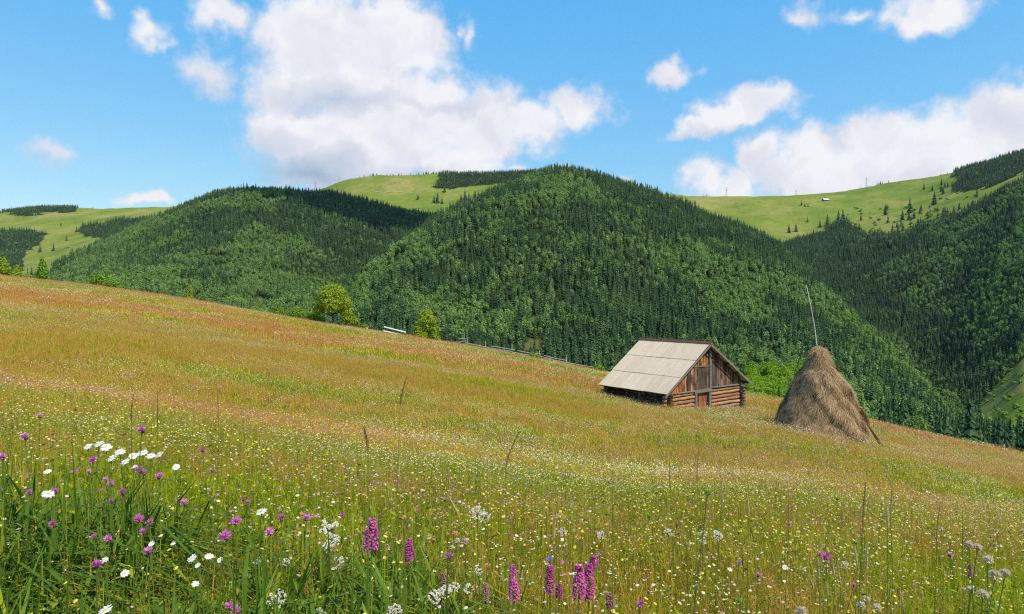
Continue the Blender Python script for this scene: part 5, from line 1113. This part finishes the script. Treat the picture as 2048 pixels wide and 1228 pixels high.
for a_ in ((655,1052,42,'flat white yarrow head, top of the stacked group'),(666,1080,30,'second white yarrow head of the stacked group'),(657,1093,28,'third white yarrow head of the stacked group'),(676,1120,24,'lowest ragged white yarrow head of the stacked group'),(552,1196,42,'round white yarrow head near the bottom left of centre'),(640,1224,26,'white yarrow head touching the bottom below the stack'),
 (868,1192,30,'lower left head of the white yarrow row'),(888,1182,30,'second head of the white yarrow row'),(908,1172,24,'third head of the white yarrow row'),(938,1176,22,'right head of the white yarrow row'),(957,1141,18,'small white yarrow above the yarrow row'),(788,1222,34,'white yarrow cut by the bottom border'),(955,1024,34,'wide flat white umbel in the middle field'),(970,1032,26,'second flat white umbel in the middle field'),
 (1128,1061,18,'small white umbel right of the nodding plantain'),(1203,1069,19,'white umbel in the centre right field'),(1434,1069,24,'white umbel right of the tall bud stem'),(1406,1082,16,'white umbel touching the tall bud stem'),(1690,1128,18,'white umbel among the timothy stalks'),(1408,1066,16,'small upright white umbel on the tall bud stem'),(1337,1064,20,'white umbel left of the tall bud stem'),(570,1124,18,'loose white umbel left of the yarrow stack')):
    flower('umbel', a_[0], a_[1], a_[2], a_[3], 'white yarrow heads', tilt=(0, -.9))
for a_ in ((744,1036,1098,24,'tall magenta spike left of the middle'),(736,1060,1100,18,'shorter magenta spike leaning on the tall one left of the middle'),(818,1078,1122,18,'magenta spike between the tall one and the yarrow row'),(1026,1130,1168,15,'pale upper magenta spike left of the bluebell'),(1028,1160,1197,20,'deep magenta spike low left of the bluebell'),
 (1100,1130,1185,18,'magenta spike directly below the blue bellflower'),(1118,1168,1195,14,'small magenta spike right of the bellflower spike'),(1158,1130,1196,24,'left one of the two big magenta spikes'),(1178,1128,1200,22,'right one of the two big magenta spikes'),(1188,1113,1132,16,'small magenta tuft above the two big spikes')): spike(a_[0], a_[1], a_[2], a_[3] * 1.12, a_[4], None, 'magenta orchid spikes')
for a_ in ((888,1145,1172,16,'faded reddish spike above the yarrow row'),(971,1166,1202,16,'faded pinkish spike right of the yarrow row'),(1220,1186,1216,18,'faded red spike right of the two big magenta spikes'),(1940,1128,1155,10,'small dark magenta spike at far right')): spike(*a_[:4], a_[4], m_faded if a_[0] < 1900 else m_orch, 'faded flower spikes')
for a_ in ((1099,1118,14,'upper violet blue bellflower above the magenta spike'),(1094,1181,12,'lower violet blue bellflower beside the magenta spike'),(1478,1126,8,'tiny violet flower by the dead stem')): flower('bell', a_[0], a_[1], a_[2], a_[3])
for a_ in ((1938,1090,20,'pale pink fluffy ball, top of the far right group'),(1955,1094,20,'pale fluffy ball right of the top one at far right'),(1976,1120,24,'fluffy ball in the middle of the far right group'),(1990,1150,26,'largest pale fluffy ball at far right'),(2010,1146,22,'pale fluffy ball by the right border'),(1966,1188,24,'pale fluffy ball in the lower far right group'),(1940,1180,18,'small white fluffy ball in the lower far right group'),
 (1732,1198,17,'upper ball of the pale group at the bottom right'),(1722,1212,22,'left ball of the pale group at the bottom right'),(1754,1216,22,'right ball of the pale group at the bottom right'),(1604,1222,24,'pale fluffy ball on the bottom border'),(930,1083,19,'pale fluffy ball left of the middle field umbels'),(914,1082,14,'smaller pale ball beside the fluffy one in the middle'),(903,1095,12,'tiny pinkish ball below the two pale ones')): flower('scabious', a_[0], a_[1], a_[2], a_[3], 'pale scabious heads')
for a_ in ((1415,986,17,'yellow-green bud on a tall curved dark stem'),(1480,1202,16,'round green bud near the bottom right of centre'),(1372,1090,12,'small round green bud left of the tall bud stem'),(1541,1197,11,'tiny green bud near the bottom right')): flower('bud', a_[0], a_[1], a_[2], a_[3])
for a_ in ((669,1203,11,'round crimson clover head near the bottom left of centre'),(882,1212,9,'dark crimson clover head by the bottom yarrow'),(1354,1050,9,'small crimson clover head in the centre right field')): flower('clover', a_[0], a_[1], a_[2], a_[3])
for a_ in ((814,754,815,6,14,'dark broken seed stalk rising tallest in the middle field',1,5,0),(1040,862,935,5,28,'dark leaning seed stalk right of the middle',1,0,0),(728,858,898,8,-8,'reddish dock stalk left of the middle',1,0,0),(976,903,945,4,1,'thin upright tan stalk in the middle field',0,0,0),
 (433,766,870,3,-4,'thin upright stalk above the daisies on the left',1,0,0),(315,782,860,3,0,'thin dark stalk in the left middle field',1,0,0),(267,790,850,5,4,'branching brown stalk in the left field',1,3,0),(1398,893,985,3,3,'tall thin stalk above the bud stem',1,0,0),(1455,922,1000,5,12,'tall leaning stalk right of the bud stem',0,0,0),
 (1493,980,1036,7,-4,'thick tan timothy right of the bud stem',0,0,0),(1577,983,1080,4,0,'thin dark stalk in the right centre field',1,0,0),(1731,966,1052,6,6,'dark tapered stalk left of the two timothy heads',1,0,0),(1785,963,1022,6,4,'tall tan timothy head, right one of the close pair',0,0,0),(1773,1003,1060,9,-3,'thick tan timothy head, left one of the close pair',0,0,0),
 (1733,1090,1142,8,1,'upright tan timothy head in the lower right',0,0,0),(1710,1095,1133,7,-5,'faded timothy head left of the upright one in the lower right',0,0,0),(1636,1118,1162,8,-1,'tan timothy head under the bright knapweed',0,0,0),(1664,1120,1160,7,-5,'first timothy of the crossing pair at lower right',0,0,0),(1675,1124,1168,6,-6,'second timothy of the crossing pair at lower right',0,0,0),
 (1653,1166,1196,7,-2,'short timothy head low at right',0,0,0),(1617,1152,1180,7,-10,'leaning timothy head low at right',0,0,0),(1801,1186,1218,7,-4,'timothy head near the bottom at right',0,0,0),(1842,1180,1204,6,-3,'short timothy head near the bottom far right',0,0,0),(1881,1005,1112,4,8,'dark stalk in the far right field',1,0,0),(1925,1035,1118,3,0,'thin reddish stalk in the far right field',1,0,0),
 (1948,1062,1110,4,60,'long dark stalk leaning far to the right',1,0,0),(2010,1063,1100,4,35,'dark leaning stalk at the right border',1,0,0),(1110,1036,1085,7,2,'nodding plantain hooked to the right in the middle',0,0,22),(1500,1055,1080,5,-8,'hooked dry stem above the dead stem',1,0,26),(1235,955,968,6,10,'short tilted seed head in the centre right field',0,0,0),
 (1338,905,1005,3,-3,'tall thin stalk left of the bud stem',1,0,0),(893,985,1040,5,-28,'tan stalk leaning left in the middle field',0,0,0),(815,1035,1070,6,8,'dark slim plantain left of the middle',1,0,0),(1030,1190,1215,3,-6,'fine stalk near the bottom centre',1,0,0),(800,905,960,3,0,'faint thin stalk left of the middle',0,0,0),(1484,1090,1150,5,-4,'brown dead stem with a shrivelled bud',1,2,0)):
    stalk(a_[0], a_[1], a_[2], a_[3], a_[4], a_[5], m_dark if a_[6] else m_tan, .009 if not a_[6] else .006, None, a_[7], a_[8])
print('flowers', NF)

# ------------------------------------------------------------------ the air between here and the far ridges
hm, nt = new_mat('haze_air'); pv = N(nt, 'ShaderNodeVolumePrincipled'); pv.inputs['Color'].default_value = (.82, .90, 1.0, 1); pv.inputs['Density'].default_value = .000014; pv.inputs['Anisotropy'].default_value = .2
o_ = N(nt, 'ShaderNodeOutputMaterial'); nt.links.new(pv.outputs[0], o_.inputs['Volume'])
zmin = float(min(HZ.min(), ZZ.min())) - 1; zmax = float(HZ.max()) + 60; m = MB(); m.box(-5200, 7000, -40, 4700, zmin, zmax); tag(m.obj('haze', hm), kind='stuff')
print('haze z', zmin, zmax, HX.min(), HX.max())
